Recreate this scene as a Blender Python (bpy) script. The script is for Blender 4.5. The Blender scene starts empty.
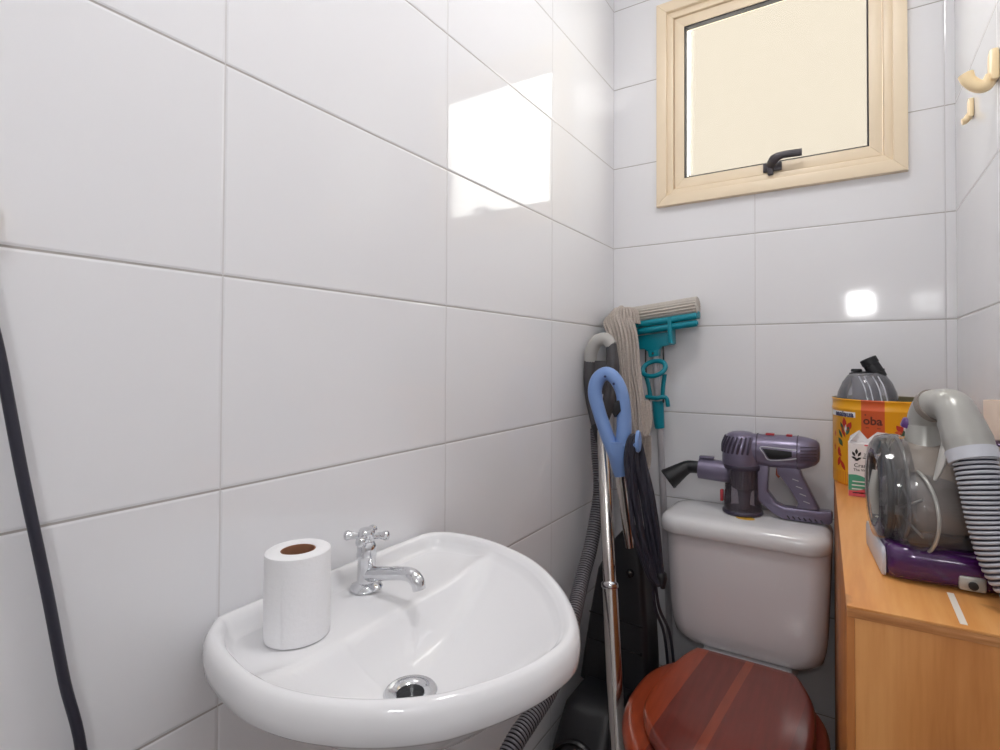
import bpy, bmesh, math, random
from mathutils import Vector, Matrix
random.seed(7)
PI = math.pi
sc = bpy.context.scene
col = sc.collection

# ------------------------------------------------------------------ materials
def S(r, g, b):                                  # sRGB 0-255 -> linear
    def f(c):
        c /= 255.0
        return c/12.92 if c <= 0.04045 else ((c+0.055)/1.055)**2.4
    return (f(r), f(g), f(b), 1.0)

def mat(name, color, rough=0.5, metal=0.0, spec=0.5, coat=0.0, noise=0.0, nscale=30.0, bump=0.0, bscale=60.0):
    m = bpy.data.materials.new(name); m.use_nodes = True
    nt = m.node_tree; b = nt.nodes['Principled BSDF']
    b.inputs['Base Color'].default_value = color
    b.inputs['Roughness'].default_value = rough
    b.inputs['Metallic'].default_value = metal
    b.inputs['Specular IOR Level'].default_value = spec
    b.inputs['Coat Weight'].default_value = coat
    b.inputs['Coat Roughness'].default_value = 0.06
    tc = nt.nodes.new('ShaderNodeTexCoord')
    if noise > 0:
        n = nt.nodes.new('ShaderNodeTexNoise'); n.inputs['Scale'].default_value = nscale
        n.inputs['Detail'].default_value = 4
        nt.links.new(tc.outputs['Object'], n.inputs['Vector'])
        mx = nt.nodes.new('ShaderNodeMix'); mx.data_type = 'RGBA'
        mx.inputs[6].default_value = tuple(c*(1-noise) for c in color[:3])+(1,)
        mx.inputs[7].default_value = tuple(min(1, c*(1+noise)) for c in color[:3])+(1,)
        nt.links.new(n.outputs['Fac'], mx.inputs[0]); nt.links.new(mx.outputs[2], b.inputs['Base Color'])
    if bump > 0:
        n2 = nt.nodes.new('ShaderNodeTexNoise'); n2.inputs['Scale'].default_value = bscale
        n2.inputs['Detail'].default_value = 3
        nt.links.new(tc.outputs['Object'], n2.inputs['Vector'])
        bp = nt.nodes.new('ShaderNodeBump'); bp.inputs['Strength'].default_value = bump
        bp.inputs['Distance'].default_value = 0.002
        nt.links.new(n2.outputs['Fac'], bp.inputs['Height']); nt.links.new(bp.outputs[0], b.inputs['Normal'])
    return m

def emat(name, color, strength):
    m = bpy.data.materials.new(name); m.use_nodes = True
    b = m.node_tree.nodes['Principled BSDF']
    b.inputs['Base Color'].default_value = color
    b.inputs['Emission Color'].default_value = color
    b.inputs['Emission Strength'].default_value = strength
    return m

def clear_mat(name, tint, gloss=0.05, body=(0.5, 0.5, 0.5, 1), density=0.0):
    """thin clear plastic: tinted see-through, fresnel reflection, a little milky body"""
    m = bpy.data.materials.new(name); m.use_nodes = True
    nt = m.node_tree; nt.nodes.clear()
    out = nt.nodes.new('ShaderNodeOutputMaterial')
    tr = nt.nodes.new('ShaderNodeBsdfTransparent'); tr.inputs[0].default_value = tint
    gl = nt.nodes.new('ShaderNodeBsdfGlossy'); gl.inputs['Roughness'].default_value = gloss
    gl.inputs['Color'].default_value = (0.95, 0.95, 0.95, 1)
    df = nt.nodes.new('ShaderNodeBsdfDiffuse'); df.inputs[0].default_value = body
    m1 = nt.nodes.new('ShaderNodeMixShader'); m1.inputs[0].default_value = density
    nt.links.new(tr.outputs[0], m1.inputs[1]); nt.links.new(df.outputs[0], m1.inputs[2])
    fr = nt.nodes.new('ShaderNodeFresnel'); fr.inputs[0].default_value = 1.5
    m2 = nt.nodes.new('ShaderNodeMixShader')
    nt.links.new(fr.outputs[0], m2.inputs[0]); nt.links.new(m1.outputs[0], m2.inputs[1]); nt.links.new(gl.outputs[0], m2.inputs[2])
    nt.links.new(m2.outputs[0], out.inputs[0])
    return m

def tile_mat(name, ax, w, off, hz=0.25, base=(0.79, 0.79, 0.81, 1), seed=0.0):
    """glossy white tiles laid in a straight grid, thin grey grout, each tile a hair out of plane"""
    m = bpy.data.materials.new(name); m.use_nodes = True
    nt = m.node_tree; N = nt.nodes; L = nt.links
    b = N['Principled BSDF']
    geo = N.new('ShaderNodeNewGeometry'); sep = N.new('ShaderNodeSeparateXYZ')
    L.new(geo.outputs['Position'], sep.inputs[0])
    def M(op, a, c=None, d=None):
        n = N.new('ShaderNodeMath'); n.operation = op
        for i, v in enumerate((a, c, d)):
            if v is None: continue
            if isinstance(v, (int, float)): n.inputs[i].default_value = v
            else: L.new(v, n.inputs[i])
        return n.outputs[0]
    u = M('DIVIDE', M('SUBTRACT', sep.outputs['XYZ'.index(ax)], off), w)
    v = M('DIVIDE', sep.outputs[2], hz)
    fu, fv = M('FRACT', u), M('FRACT', v)
    du = M('MULTIPLY', M('MINIMUM', fu, M('SUBTRACT', 1.0, fu)), w)
    dv = M('MULTIPLY', M('MINIMUM', fv, M('SUBTRACT', 1.0, fv)), hz)
    # vertical joints are butted tighter than the horizontal ones
    gu = M('SMOOTH_MIN', M('DIVIDE', du, 0.0010), 4.0, 0.5)
    gv = M('SMOOTH_MIN', M('DIVIDE', dv, 0.0012), 4.0, 0.5)
    g = M('MINIMUM', gu, gv)
    mr = N.new('ShaderNodeMapRange'); mr.inputs[1].default_value = 0.75; mr.inputs[2].default_value = 1.2
    L.new(g, mr.inputs[0])
    hor = M('LESS_THAN', gv, gu)
    gm = N.new('ShaderNodeMix'); gm.data_type = 'RGBA'
    gm.inputs[6].default_value = S(206, 204, 205); gm.inputs[7].default_value = S(166, 161, 157)
    L.new(hor, gm.inputs[0])
    cm = N.new('ShaderNodeMix'); cm.data_type = 'RGBA'
    L.new(gm.outputs[2], cm.inputs[6])
    cm.inputs[7].default_value = base
    L.new(mr.outputs[0], cm.inputs[0]); L.new(cm.outputs[2], b.inputs['Base Color'])
    rr = N.new('ShaderNodeMapRange'); rr.inputs[3].default_value = 0.6; rr.inputs[4].default_value = 0.07
    L.new(mr.outputs[0], rr.inputs[0]); L.new(rr.outputs[0], b.inputs['Roughness'])
    # pillowed edge
    edge = N.new('ShaderNodeMapRange'); edge.interpolation_type = 'SMOOTHSTEP'
    edge.inputs[1].default_value = 0.5; edge.inputs[2].default_value = 3.4
    L.new(g, edge.inputs[0])
    nz = N.new('ShaderNodeTexNoise'); nz.inputs['Scale'].default_value = 9; nz.inputs['Detail'].default_value = 1
    L.new(geo.outputs['Position'], nz.inputs['Vector'])
    h = M('ADD', edge.outputs[0], M('MULTIPLY', nz.outputs['Fac'], 0.35))
    bp = N.new('ShaderNodeBump'); bp.inputs['Strength'].default_value = 0.55; bp.inputs['Distance'].default_value = 0.0012
    L.new(h, bp.inputs['Height'])
    # per-tile tilt
    cb = N.new('ShaderNodeCombineXYZ'); L.new(M('FLOOR', u), cb.inputs[0]); L.new(M('FLOOR', v), cb.inputs[1]); cb.inputs[2].default_value = seed
    wn = N.new('ShaderNodeTexWhiteNoise'); L.new(cb.outputs[0], wn.inputs[0])
    vm = N.new('ShaderNodeVectorMath'); vm.operation = 'SUBTRACT'; L.new(wn.outputs['Color'], vm.inputs[0]); vm.inputs[1].default_value = (.5, .5, .5)
    vs = N.new('ShaderNodeVectorMath'); vs.operation = 'SCALE'; L.new(vm.outputs[0], vs.inputs[0]); vs.inputs['Scale'].default_value = 0.018
    va = N.new('ShaderNodeVectorMath'); va.operation = 'ADD'; L.new(bp.outputs[0], va.inputs[0]); L.new(vs.outputs[0], va.inputs[1])
    vn = N.new('ShaderNodeVectorMath'); vn.operation = 'NORMALIZE'; L.new(va.outputs[0], vn.inputs[0])
    L.new(vn.outputs[0], b.inputs['Normal'])
    b.inputs['Specular IOR Level'].default_value = 0.55
    return m

def wood_mat(name, c1, c2, c3, axis='Z', scale=1.0, rough=0.45, coat=0.0, knots=True):
    m = bpy.data.materials.new(name); m.use_nodes = True
    nt = m.node_tree; N = nt.nodes; L = nt.links; b = N['Principled BSDF']
    tc = N.new('ShaderNodeTexCoord'); mp = N.new('ShaderNodeMapping')
    s = {'X': (0.25, 3, 3), 'Y': (3, 0.25, 3), 'Z': (3, 3, 0.25)}[axis]
    mp.inputs['Scale'].default_value = tuple(k*scale for k in s)
    L.new(tc.outputs['Object'], mp.inputs[0])
    n1 = N.new('ShaderNodeTexNoise'); n1.inputs['Scale'].default_value = 7; n1.inputs['Detail'].default_value = 6; n1.inputs['Distortion'].default_value = 0.8
    L.new(mp.outputs[0], n1.inputs['Vector'])
    n2 = N.new('ShaderNodeTexNoise'); n2.inputs['Scale'].default_value = 45; n2.inputs['Detail'].default_value = 3
    L.new(mp.outputs[0], n2.inputs['Vector'])
    ad = N.new('ShaderNodeMath'); ad.operation = 'MULTIPLY_ADD'; ad.inputs[1].default_value = 0.35
    L.new(n2.outputs['Fac'], ad.inputs[0]); L.new(n1.outputs['Fac'], ad.inputs[2])
    cr = N.new('ShaderNodeValToRGB')
    e = cr.color_ramp.elements; e[0].position = 0.42; e[0].color = c1; e[1].position = 0.86; e[1].color = c3
    k = cr.color_ramp.elements.new(0.64); k.color = c2
    L.new(ad.outputs[0], cr.inputs[0])
    last = cr.outputs[0]
    if knots:
        n3 = N.new('ShaderNodeTexNoise'); n3.inputs['Scale'].default_value = 14; n3.inputs['Detail'].default_value = 2
        L.new(tc.outputs['Object'], n3.inputs['Vector'])
        r3 = N.new('ShaderNodeMapRange'); r3.inputs[1].default_value = 0.64; r3.inputs[2].default_value = 0.76
        L.new(n3.outputs['Fac'], r3.inputs[0])
        mx = N.new('ShaderNodeMix'); mx.data_type = 'RGBA'; L.new(r3.outputs[0], mx.inputs[0]); L.new(last, mx.inputs[6])
        mx.inputs[7].default_value = tuple(c*0.45 for c in c1[:3])+(1,)
        last = mx.outputs[2]
    L.new(last, b.inputs['Base Color'])
    b.inputs['Roughness'].default_value = rough; b.inputs['Coat Weight'].default_value = coat; b.inputs['Coat Roughness'].default_value = 0.08
    return m

MT = {}
MT['ceramic'] = mat('ceramic', S(232, 232, 234), 0.09, spec=0.55)
MT['ceramic_grey'] = mat('cistern_ceramic', S(232, 229, 232), 0.12, spec=0.5)
MT['chrome'] = mat('chrome', (0.72, 0.73, 0.75, 1), 0.08, 1.0)
MT['steel'] = mat('steel_tube', (0.68, 0.65, 0.62, 1), 0.16, 1.0)
MT['paper'] = mat('tissue', S(238, 238, 240), 0.95, spec=0.1, bump=0.35, bscale=160)
MT['card'] = mat('cardboard', S(150, 104, 78), 0.9, noise=0.1)
MT['cream'] = mat('cream_aluminium', S(232, 214, 186), 0.38, noise=0.02)
MT['cream_pl'] = mat('cream_plastic', S(246, 222, 178), 0.35)
MT['cup'] = mat('cup_plastic', S(226, 205, 188), 0.4)
MT['rubber'] = mat('dark_seal', S(52, 48, 48), 0.6)
MT['blackpl'] = mat('black_plastic', S(27, 28, 32), 0.42)
MT['blackgl'] = mat('black_gloss', S(20, 21, 25), 0.25)
MT['latch'] = mat('latch_metal', S(74, 70, 74), 0.4, 0.3)
MT['teal'] = mat('teal_plastic', S(0, 132, 150), 0.35)
MT['sponge'] = mat('pva_sponge', S(192, 186, 178), 0.9, noise=0.15, nscale=200)
MT['pole'] = mat('pole_paint', S(190, 188, 192), 0.3, 0.2)
MT['yarn'] = mat('cotton_yarn', S(184, 174, 166), 0.95, spec=0.1, noise=0.35, nscale=240, bump=0.8, bscale=500)
MT['blue'] = mat('blue_plastic', S(120, 152, 206), 0.35)
MT['ltgrey'] = mat('light_grey_plastic', S(178, 176, 172), 0.4)
MT['dkgrey'] = mat('dark_grey_plastic', S(72, 70, 72), 0.45)
MT['cord'] = mat('cord_rubber', S(44, 44, 56), 0.45)
MT['hose'] = mat('hose_plastic', S(128, 126, 132), 0.28, 0.3)
MT['lilac'] = mat('lilac_metallic', S(124, 117, 140), 0.28, 0.4)
MT['lilacdk'] = mat('dark_lilac', S(78, 72, 88), 0.35, 0.3)
MT['filter'] = mat('filter_grey', S(86, 82, 92), 0.6)
MT['redpl'] = mat('red_plastic', S(170, 50, 60), 0.4)
MT['trigger'] = mat('trigger_plastic', S(160, 80, 60), 0.4)
MT['purple'] = mat('purple_gloss', S(66, 22, 84), 0.16, 0.15, coat=0.6)
MT['purplelt'] = mat('purple_button', S(96, 60, 126), 0.3)
MT['greypl'] = mat('warm_grey_plastic', S(172, 171, 166), 0.3, 0.25)
MT['drum'] = mat('drum_plastic', S(146, 137, 129), 0.22)
MT['ring'] = mat('pale_grey_plastic', S(196, 198, 206), 0.35)
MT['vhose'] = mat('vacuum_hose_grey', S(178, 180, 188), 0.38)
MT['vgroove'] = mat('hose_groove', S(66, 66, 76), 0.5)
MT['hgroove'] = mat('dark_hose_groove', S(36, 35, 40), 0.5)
MT['clear'] = clear_mat('clear_bin', (0.92, 0.91, 0.92, 1), 0.05, S(180, 180, 182), 0.12)
MT['clear2'] = clear_mat('smoky_bin', (0.93, 0.90, 0.94, 1), 0.05, S(170, 160, 174), 0.10)
MT['clear3'] = clear_mat('cup_clear', (0.93, 0.94, 0.97, 1), 0.06, S(190, 190, 198), 0.28)
MT['yellow'] = mat('tin_yellow', S(236, 168, 30), 0.32)
MT['orange'] = mat('tin_orange', S(214, 96, 52), 0.35)
MT['orange2'] = mat('tin_stripe', S(226, 138, 40), 0.35)
MT['tinin'] = mat('tin_inside', S(120, 112, 84), 0.4, 0.5)
MT['brown'] = mat('print_brown', S(96, 42, 24), 0.5)
MT['pred'] = mat('print_red', S(186, 46, 36), 0.5)
MT['pgreen'] = mat('print_green', S(52, 84, 60), 0.5)
MT['pblue'] = mat('print_blue', S(44, 52, 96), 0.5)
MT['pwhite'] = mat('print_white', S(230, 230, 232), 0.5)
MT['ink'] = mat('print_black', S(40, 40, 44), 0.5)
MT['cartonw'] = mat('carton_white', S(232, 229, 229), 0.5)
MT['cartong'] = mat('carton_green', S(72, 158, 128), 0.5)
MT['cartonr'] = mat('carton_red', S(214, 92, 104), 0.5)
MT['wall_paint'] = mat('white_paint', (0.8, 0.8, 0.8, 1), 0.7)
MT['floor'] = tile_mat('floor_tiles', 'X', 0.40, 0.0, base=(0.55, 0.54, 0.53, 1))
MT['tl'] = tile_mat('tiles_left', 'Y', 0.4018, 0.3434, seed=1.0)
MT['tb'] = tile_mat('tiles_back', 'X', 0.4127, -0.2170, seed=2.0)
MT['tr'] = tile_mat('tiles_right', 'Y', 0.4018, 0.3434, seed=3.0)
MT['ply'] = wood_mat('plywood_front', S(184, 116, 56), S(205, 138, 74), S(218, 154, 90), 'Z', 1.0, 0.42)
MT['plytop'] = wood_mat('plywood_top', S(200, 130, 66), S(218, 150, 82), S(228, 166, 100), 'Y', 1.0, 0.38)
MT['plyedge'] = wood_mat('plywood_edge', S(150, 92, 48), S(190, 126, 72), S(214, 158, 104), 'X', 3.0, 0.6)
MT['plyshade'] = wood_mat('plywood_shaded', S(150, 86, 34), S(170, 102, 44), S(184, 116, 56), 'Z', 1.0, 0.5)  # same plywood darkened, the shade of the side put into its colour
MT['tape'] = mat('white_tape', S(240, 232, 220), 0.5)
MT['sticker'] = mat('yellow_sticker', S(214, 170, 60), 0.5, noise=0.3, nscale=120)
MT['lamp'] = emat('lamp_glow', (1, 0.98, 0.97, 1), 24.0)
MT['lamp2'] = emat('rear_light_glow', (1, 1, 1, 1), 40.0)
MT['ext'] = mat('sky_block', (0.146, 0.129, 0.110, 1), 0.9, noise=0.05)  # dull slab added outside, keeps bright sky off the pane
MT['doorp'] = mat('door_paint', (0.75, 0.74, 0.72, 1), 0.4)

def seat_wood(name):
    m = bpy.data.materials.new(name); m.use_nodes = True
    nt = m.node_tree; N = nt.nodes; L = nt.links; b = N['Principled BSDF']
    geo = N.new('ShaderNodeTexCoord')
    mp = N.new('ShaderNodeMapping'); mp.inputs['Rotation'].default_value = (0, 0, 0.10); L.new(geo.outputs['Object'], mp.inputs[0])
    sep = N.new('ShaderNodeSeparateXYZ'); L.new(mp.outputs[0], sep.inputs[0])
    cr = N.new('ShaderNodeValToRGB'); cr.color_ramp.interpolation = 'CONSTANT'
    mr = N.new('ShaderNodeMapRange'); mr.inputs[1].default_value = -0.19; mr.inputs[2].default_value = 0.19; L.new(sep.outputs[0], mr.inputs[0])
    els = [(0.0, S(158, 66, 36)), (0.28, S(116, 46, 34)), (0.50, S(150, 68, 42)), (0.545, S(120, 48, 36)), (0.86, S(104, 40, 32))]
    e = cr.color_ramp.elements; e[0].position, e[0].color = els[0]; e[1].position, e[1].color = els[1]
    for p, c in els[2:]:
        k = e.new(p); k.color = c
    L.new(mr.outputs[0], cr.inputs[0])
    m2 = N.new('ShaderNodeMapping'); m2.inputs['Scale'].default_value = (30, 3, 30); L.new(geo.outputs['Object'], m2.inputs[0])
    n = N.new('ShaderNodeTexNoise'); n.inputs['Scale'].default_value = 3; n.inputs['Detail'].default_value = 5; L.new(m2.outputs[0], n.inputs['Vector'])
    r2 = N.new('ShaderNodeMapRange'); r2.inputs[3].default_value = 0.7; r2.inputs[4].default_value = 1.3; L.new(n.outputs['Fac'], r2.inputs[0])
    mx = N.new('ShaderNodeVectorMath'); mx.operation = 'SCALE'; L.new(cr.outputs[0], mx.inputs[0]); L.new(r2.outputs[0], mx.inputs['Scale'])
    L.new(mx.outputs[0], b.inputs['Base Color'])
    b.inputs['Roughness'].default_value = 0.28; b.inputs['Coat Weight'].default_value = 0.8; b.inputs['Coat Roughness'].default_value = 0.07
    return m
MT['seat'] = seat_wood('lacquered_wood')

# ------------------------------------------------------------------ mesh builder
class MB:
    def __init__(s): s.v = []; s.f = []; s.m = []
    def add(s, verts, faces, mi=0):
        o = len(s.v); s.v += [tuple(v) for v in verts]
        s.f += [tuple(i+o for i in f) for f in faces]; s.m += [mi]*len(faces)
        return s
    def rings(s, rings, cap0=True, cap1=True, closed=True, mi=0, mif=None):
        n = len(rings[0]); vs = [p for r in rings for p in r]; fs = []; ms = []
        k = n if closed else n-1
        for i in range(len(rings)-1):
            for j in range(k):
                a, b_ = i*n+j, i*n+(j+1) % n
                fs.append((a, b_, b_+n, a+n)); ms.append(mif(i, j) if mif else mi)
        if cap0: fs.append(tuple(range(n-1, -1, -1))); ms.append(mi)
        if cap1: fs.append(tuple((len(rings)-1)*n+j for j in range(n))); ms.append(mi)
        o = len(s.v); s.v += [tuple(p) for p in vs]; s.f += [tuple(i+o for i in f) for f in fs]; s.m += ms
        return s
    def tube(s, pts, r, seg=12, smooth=8, sx=1.0, up=None, mi=0, caps=True, closed=False):
        """sweep along a smoothed path; r number or list per control point; sx squashes the section along the frame normal"""
        P = [Vector(p) for p in pts]
        R = list(r) if isinstance(r, (list, tuple)) else [r]*len(P)
        Q, RR = (catmull(P, R, smooth, closed) if smooth > 1 else (P, R))
        n = len(Q); rings = []; prevn = None
        for i in range(n):
            if closed: t = (Q[(i+1) % n]-Q[i-1])
            else: t = Q[min(i+1, n-1)]-Q[max(i-1, 0)]
            t.normalize()
            if up is not None: nn = Vector(up)
            elif prevn is None: nn = Vector((0, 0, 1)) if abs(t.z) < 0.9 else Vector((0, 1, 0))
            else: nn = prevn
            nn = (nn-t*nn.dot(t)).normalized(); prevn = nn
            bb = t.cross(nn)
            rings.append([Q[i]+(nn*math.cos(a)*sx+bb*math.sin(a))*RR[i] for a in (2*PI*k/seg for k in range(seg))])
        if closed: rings.append(rings[0]); caps = False
        return s.rings(rings, caps, caps, mi=mi)
    def lathe(s, prof, c=(0, 0, 0), axis=(0, 0, 1), seg=32, mi=0, cap0=True, cap1=True, mif=None):
        """prof: (radius, height) pairs along axis from c"""
        a = Vector(axis).normalized(); c = Vector(c)
        u = (Vector((1, 0, 0)) if abs(a.x) < 0.9 else Vector((0, 1, 0))); u = (u-a*u.dot(a)).normalized(); w = a.cross(u)
        rings = [[c+a*h+(u*math.cos(t)+w*math.sin(t))*max(r, 1e-5) for t in (2*PI*k/seg for k in range(seg))] for r, h in prof]
        return s.rings(rings, cap0, cap1, mi=mi, mif=mif)
    def box(s, c, d, bev=0.0, rot=None, seg=2, mi=0):
        bm = bmesh.new(); bmesh.ops.create_cube(bm, size=1)
        for v in bm.verts: v.co = Vector((v.co.x*d[0], v.co.y*d[1], v.co.z*d[2]))
        if bev > 0:
            bmesh.ops.bevel(bm, geom=list(bm.edges), offset=min(bev, min(d)*0.49), segments=seg, profile=0.5, affect='EDGES')
        M_ = Matrix.Translation(Vector(c)) @ (rot.to_4x4() if rot is not None else Matrix())
        for v in bm.verts: v.co = M_ @ v.co
        bm.verts.index_update()
        s.add([v.co[:] for v in bm.verts], [[v.index for v in f.verts] for f in bm.faces], mi); bm.free()
        return s
    def prism(s, poly, y0, y1, bev=0.0, mi=0, seg=2, frame=None):
        """polygon in (x,z) extruded from y0 to y1, rim bevelled; frame maps (x,y,z)"""
        bm = bmesh.new()
        a = [bm.verts.new((p[0], y0, p[1])) for p in poly]; b_ = [bm.verts.new((p[0], y1, p[1])) for p in poly]
        n = len(poly); f0 = bm.faces.new(a); f1 = bm.faces.new(b_[::-1])
        for i in range(n): bm.faces.new((a[i], b_[i], b_[(i+1) % n], a[(i+1) % n]))
        bmesh.ops.recalc_face_normals(bm, faces=bm.faces)
        if bev > 0:
            bmesh.ops.bevel(bm, geom=list(f0.edges)+list(f1.edges), offset=bev, segments=seg, profile=0.5, affect='EDGES')
        bm.verts.index_update()
        vs = [v.co.copy() for v in bm.verts]
        if frame: vs = [frame(v) for v in vs]
        s.add([v[:] for v in vs], [[v.index for v in f.verts] for f in bm.faces], mi); bm.free()
        return s
    def build(s, name, mats, parent=None, smooth=True, angle=40):
        me = bpy.data.meshes.new(name)
        base = Vector(parent.location) if parent is not None else None
        me.from_pydata(s.v, [], s.f); me.validate()
        if not isinstance(mats, (list, tuple)): mats = [mats]
        for m_ in mats: me.materials.append(m_)
        if len(me.polygons) == len(s.m):
            for p, i in zip(me.polygons, s.m): p.material_index = i
        bm = bmesh.new(); bm.from_mesh(me); bmesh.ops.remove_doubles(bm, verts=bm.verts, dist=1e-6)
        bmesh.ops.recalc_face_normals(bm, faces=bm.faces); bm.to_mesh(me); bm.free()
        if smooth:
            me.polygons.foreach_set('use_smooth', [True]*len(me.polygons))
            me.set_sharp_from_angle(angle=math.radians(angle))
        o = bpy.data.objects.new(name, me); col.objects.link(o)
        off = o_world(parent) if parent is not None else None
        # vertices are given in world space; origin goes to the thing's base or the mesh's own base centre
        if parent is not None: org = off
        else:
            xs = [v.co for v in me.vertices]
            lo = Vector((min(v.x for v in xs), min(v.y for v in xs), min(v.z for v in xs)))
            hi = Vector((max(v.x for v in xs), max(v.y for v in xs), max(v.z for v in xs)))
            org = Vector(((lo.x+hi.x)/2, (lo.y+hi.y)/2, lo.z))
        me.transform(Matrix.Translation(-org))
        if parent is not None: o.parent = parent; WL[o.name] = org
        else: o.location = org; WL[o.name] = org
        return o
WL = {}
def o_world(o): return WL[o.name]

def catmull(P, R, k, closed=False):
    n = len(P); Q = []; RR = []
    rng = range(n) if closed else range(n-1)
    for i in rng:
        if closed: p0, p1, p2, p3 = P[i-1], P[i], P[(i+1) % n], P[(i+2) % n]; r1, r2 = R[i], R[(i+1) % n]
        else:
            p1, p2 = P[i], P[i+1]; p0 = P[i-1] if i else p1*2-p2; p3 = P[i+2] if i+2 < n else p2*2-p1; r1, r2 = R[i], R[i+1]
        for j in range(k):
            t = j/k
            Q.append(0.5*((2*p1)+(p2-p0)*t+(2*p0-5*p1+4*p2-p3)*t*t+(3*p1-p0-3*p2+p3)*t**3)); RR.append(r1+(r2-r1)*t)
    if not closed: Q.append(P[-1].copy()); RR.append(R[-1])
    return Q, RR

def thing(name, loc, label, cat, group=None, kind=None):
    o = bpy.data.objects.new(name, None); col.objects.link(o); o.location = loc; o.empty_display_size = 0.05
    WL[o.name] = Vector(loc)
    if label: o['label'] = label
    if cat: o['category'] = cat
    if group: o['group'] = group
    if kind: o['kind'] = kind
    return o
def tag(o, label, cat, group=None):
    o['label'] = label; o['category'] = cat
    if group: o['group'] = group
    return o
def struct(o): o['kind'] = 'structure'; return o
def plabel(o, label): o['label'] = label; return o
def text_geo(body, size, bold=0.0):
    cu = bpy.data.curves.new('lettering', 'FONT'); cu.body = body; cu.size = size; cu.align_x = 'CENTER'; cu.align_y = 'CENTER'; cu.resolution_u = 3; cu.offset = bold
    ob = bpy.data.objects.new('lettering', cu); col.objects.link(ob)
    dg = bpy.context.evaluated_depsgraph_get(); me = bpy.data.meshes.new_from_object(ob.evaluated_get(dg))
    vs = [v.co.copy() for v in me.vertices]; fs = [tuple(p.vertices) for p in me.polygons]
    bpy.data.objects.remove(ob); bpy.data.curves.remove(cu); bpy.data.meshes.remove(me)
    return vs, fs
def rrect(x0, x1, y0, y1, r, n=6):
    pts = []
    for cx, cy, a0 in ((x1-r, y1-r, 0), (x0+r, y1-r, 90), (x0+r, y0+r, 180), (x1-r, y0+r, 270)):
        for k in range(n+1):
            a = math.radians(a0+90*k/n); pts.append((cx+r*math.cos(a), cy+r*math.sin(a)))
    return pts
def resample(P, n):
    """closed polyline to n points equally spaced"""
    L_ = [0]
    for i in range(len(P)): L_.append(L_[-1]+(P[(i+1) % len(P)]-P[i]).length)
    out = []; j = 0
    for k in range(n):
        d = L_[-1]*k/n
        while L_[j+1] < d: j += 1
        t = (d-L_[j])/max(1e-9, L_[j+1]-L_[j]); out.append(P[j].lerp(P[(j+1) % len(P)], t))
    return out

# ------------------------------------------------------------------ room shell
XL, XR, YB, YF, ZC = -0.628, 0.215, 1.550, -0.42, 2.52
T = 0.10
struct(MB().box(((XL+XR)/2, (YB+YF)/2, -T/2), (XR-XL+2*T, YB-YF+2*T, T)).build('floor', MT['floor'], smooth=False))
struct(MB().box(((XL+XR)/2, (YB+YF)/2, ZC+T/2), (XR-XL+2*T, YB-YF+2*T, T)).build('ceiling', MT['wall_paint'], smooth=False))
struct(MB().box((XL-T/2, (YB+YF)/2, ZC/2), (T, YB-YF, ZC)).build('wall_left', MT['tl'], smooth=False))
struct(MB().box((XR+T/2, (YB+YF)/2, ZC/2), (T, YB-YF, ZC)).build('wall_right', MT['tr'], smooth=False))
WX0, WX1, WZ0, WZ1 = -0.462, 0.100, 1.632, 2.185          # window opening
b = MB()
for x0, x1, z0, z1 in ((XL-T, WX0, 0, ZC), (WX1, XR+T, 0, ZC), (WX0, WX1, 0, WZ0), (WX0, WX1, WZ1, ZC)):
    b.box(((x0+x1)/2, YB+T/2, (z0+z1)/2), (x1-x0, T, z1-z0))
struct(b.build('wall_back', MT['tb'], smooth=False))
DX0, DX1, DZ = -0.58, 0.04, 2.05
DX0, DX1 = -0.60, -0.02
b = MB()
for x0, x1, z0, z1 in ((XL-T, DX0, 0, ZC), (DX1, XR+T, 0, ZC), (DX0, DX1, DZ, ZC)):
    b.box(((x0+x1)/2, YF-T/2, (z0+z1)/2), (x1-x0, T, z1-z0))
struct(b.build('wall_front', MT['wall_paint'], smooth=False))
dr = struct(MB().box(((DX0+DX1)/2, YF-0.05, DZ/2+0.003), (DX1-DX0-0.006, 0.04, DZ-0.010), 0.003).build('door_1', MT['doorp']))
MB().tube([(-0.08, YF-0.03, 1.02), (-0.08, YF+0.03, 1.02), (-0.10, YF+0.045, 1.02), (-0.20, YF+0.045, 1.02)], 0.009, smooth=4).build('door_handle', MT['chrome'], dr)

# window
wn = thing('window_1', (-0.181, YB, WZ0), None, None, kind='structure')
def framebars(b, x0, x1, z0, z1, w, y0, y1, bev):
    """mitred rectangular frame, outer size given, member width w"""
    for (ax, az, bx, bz) in ((x0, z0, x1, z0), (x1, z0, x1, z1), (x1, z1, x0, z1), (x0, z1, x0, z0)):
        d = Vector((bx-ax, 0, bz-az)).normalized(); n = Vector((-d.z, 0, d.x))
        A, B = Vector((ax, 0, az)), Vector((bx, 0, bz))
        poly = [A, B, B-d*w+n*w, A+d*w+n*w]
        b.prism([(p.x, p.z) for p in poly], y0, y1, bev)
b = MB(); framebars(b, -0.487, 0.125, 1.607, 2.212, 0.030, YB-0.018, YB+0.001, 0.002)
framebars(b, -0.459, 0.097, 1.635, 2.184, 0.020, YB-0.008, YB+0.06, 0.0015)
b.build('window_frame', MT['cream'], wn)
b = MB(); framebars(b, -0.437, 0.075, 1.657, 2.162, 0.028, YB-0.002, YB+0.03, 0.0015)
b.build('sash', MT['cream'], wn)
b = MB(); framebars(b, -0.410, 0.048, 1.684, 2.135, 0.0050, YB+0.002, YB+0.020, 0.0)
b.build('glazing_seal', MT['rubber'], wn)
gm = bpy.data.materials.new('frosted_glass'); gm.use_nodes = True
nt = gm.node_tree; nt.nodes.clear()
out = nt.nodes.new('ShaderNodeOutputMaterial'); rf = nt.nodes.new('ShaderNodeBsdfRefraction')
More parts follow.
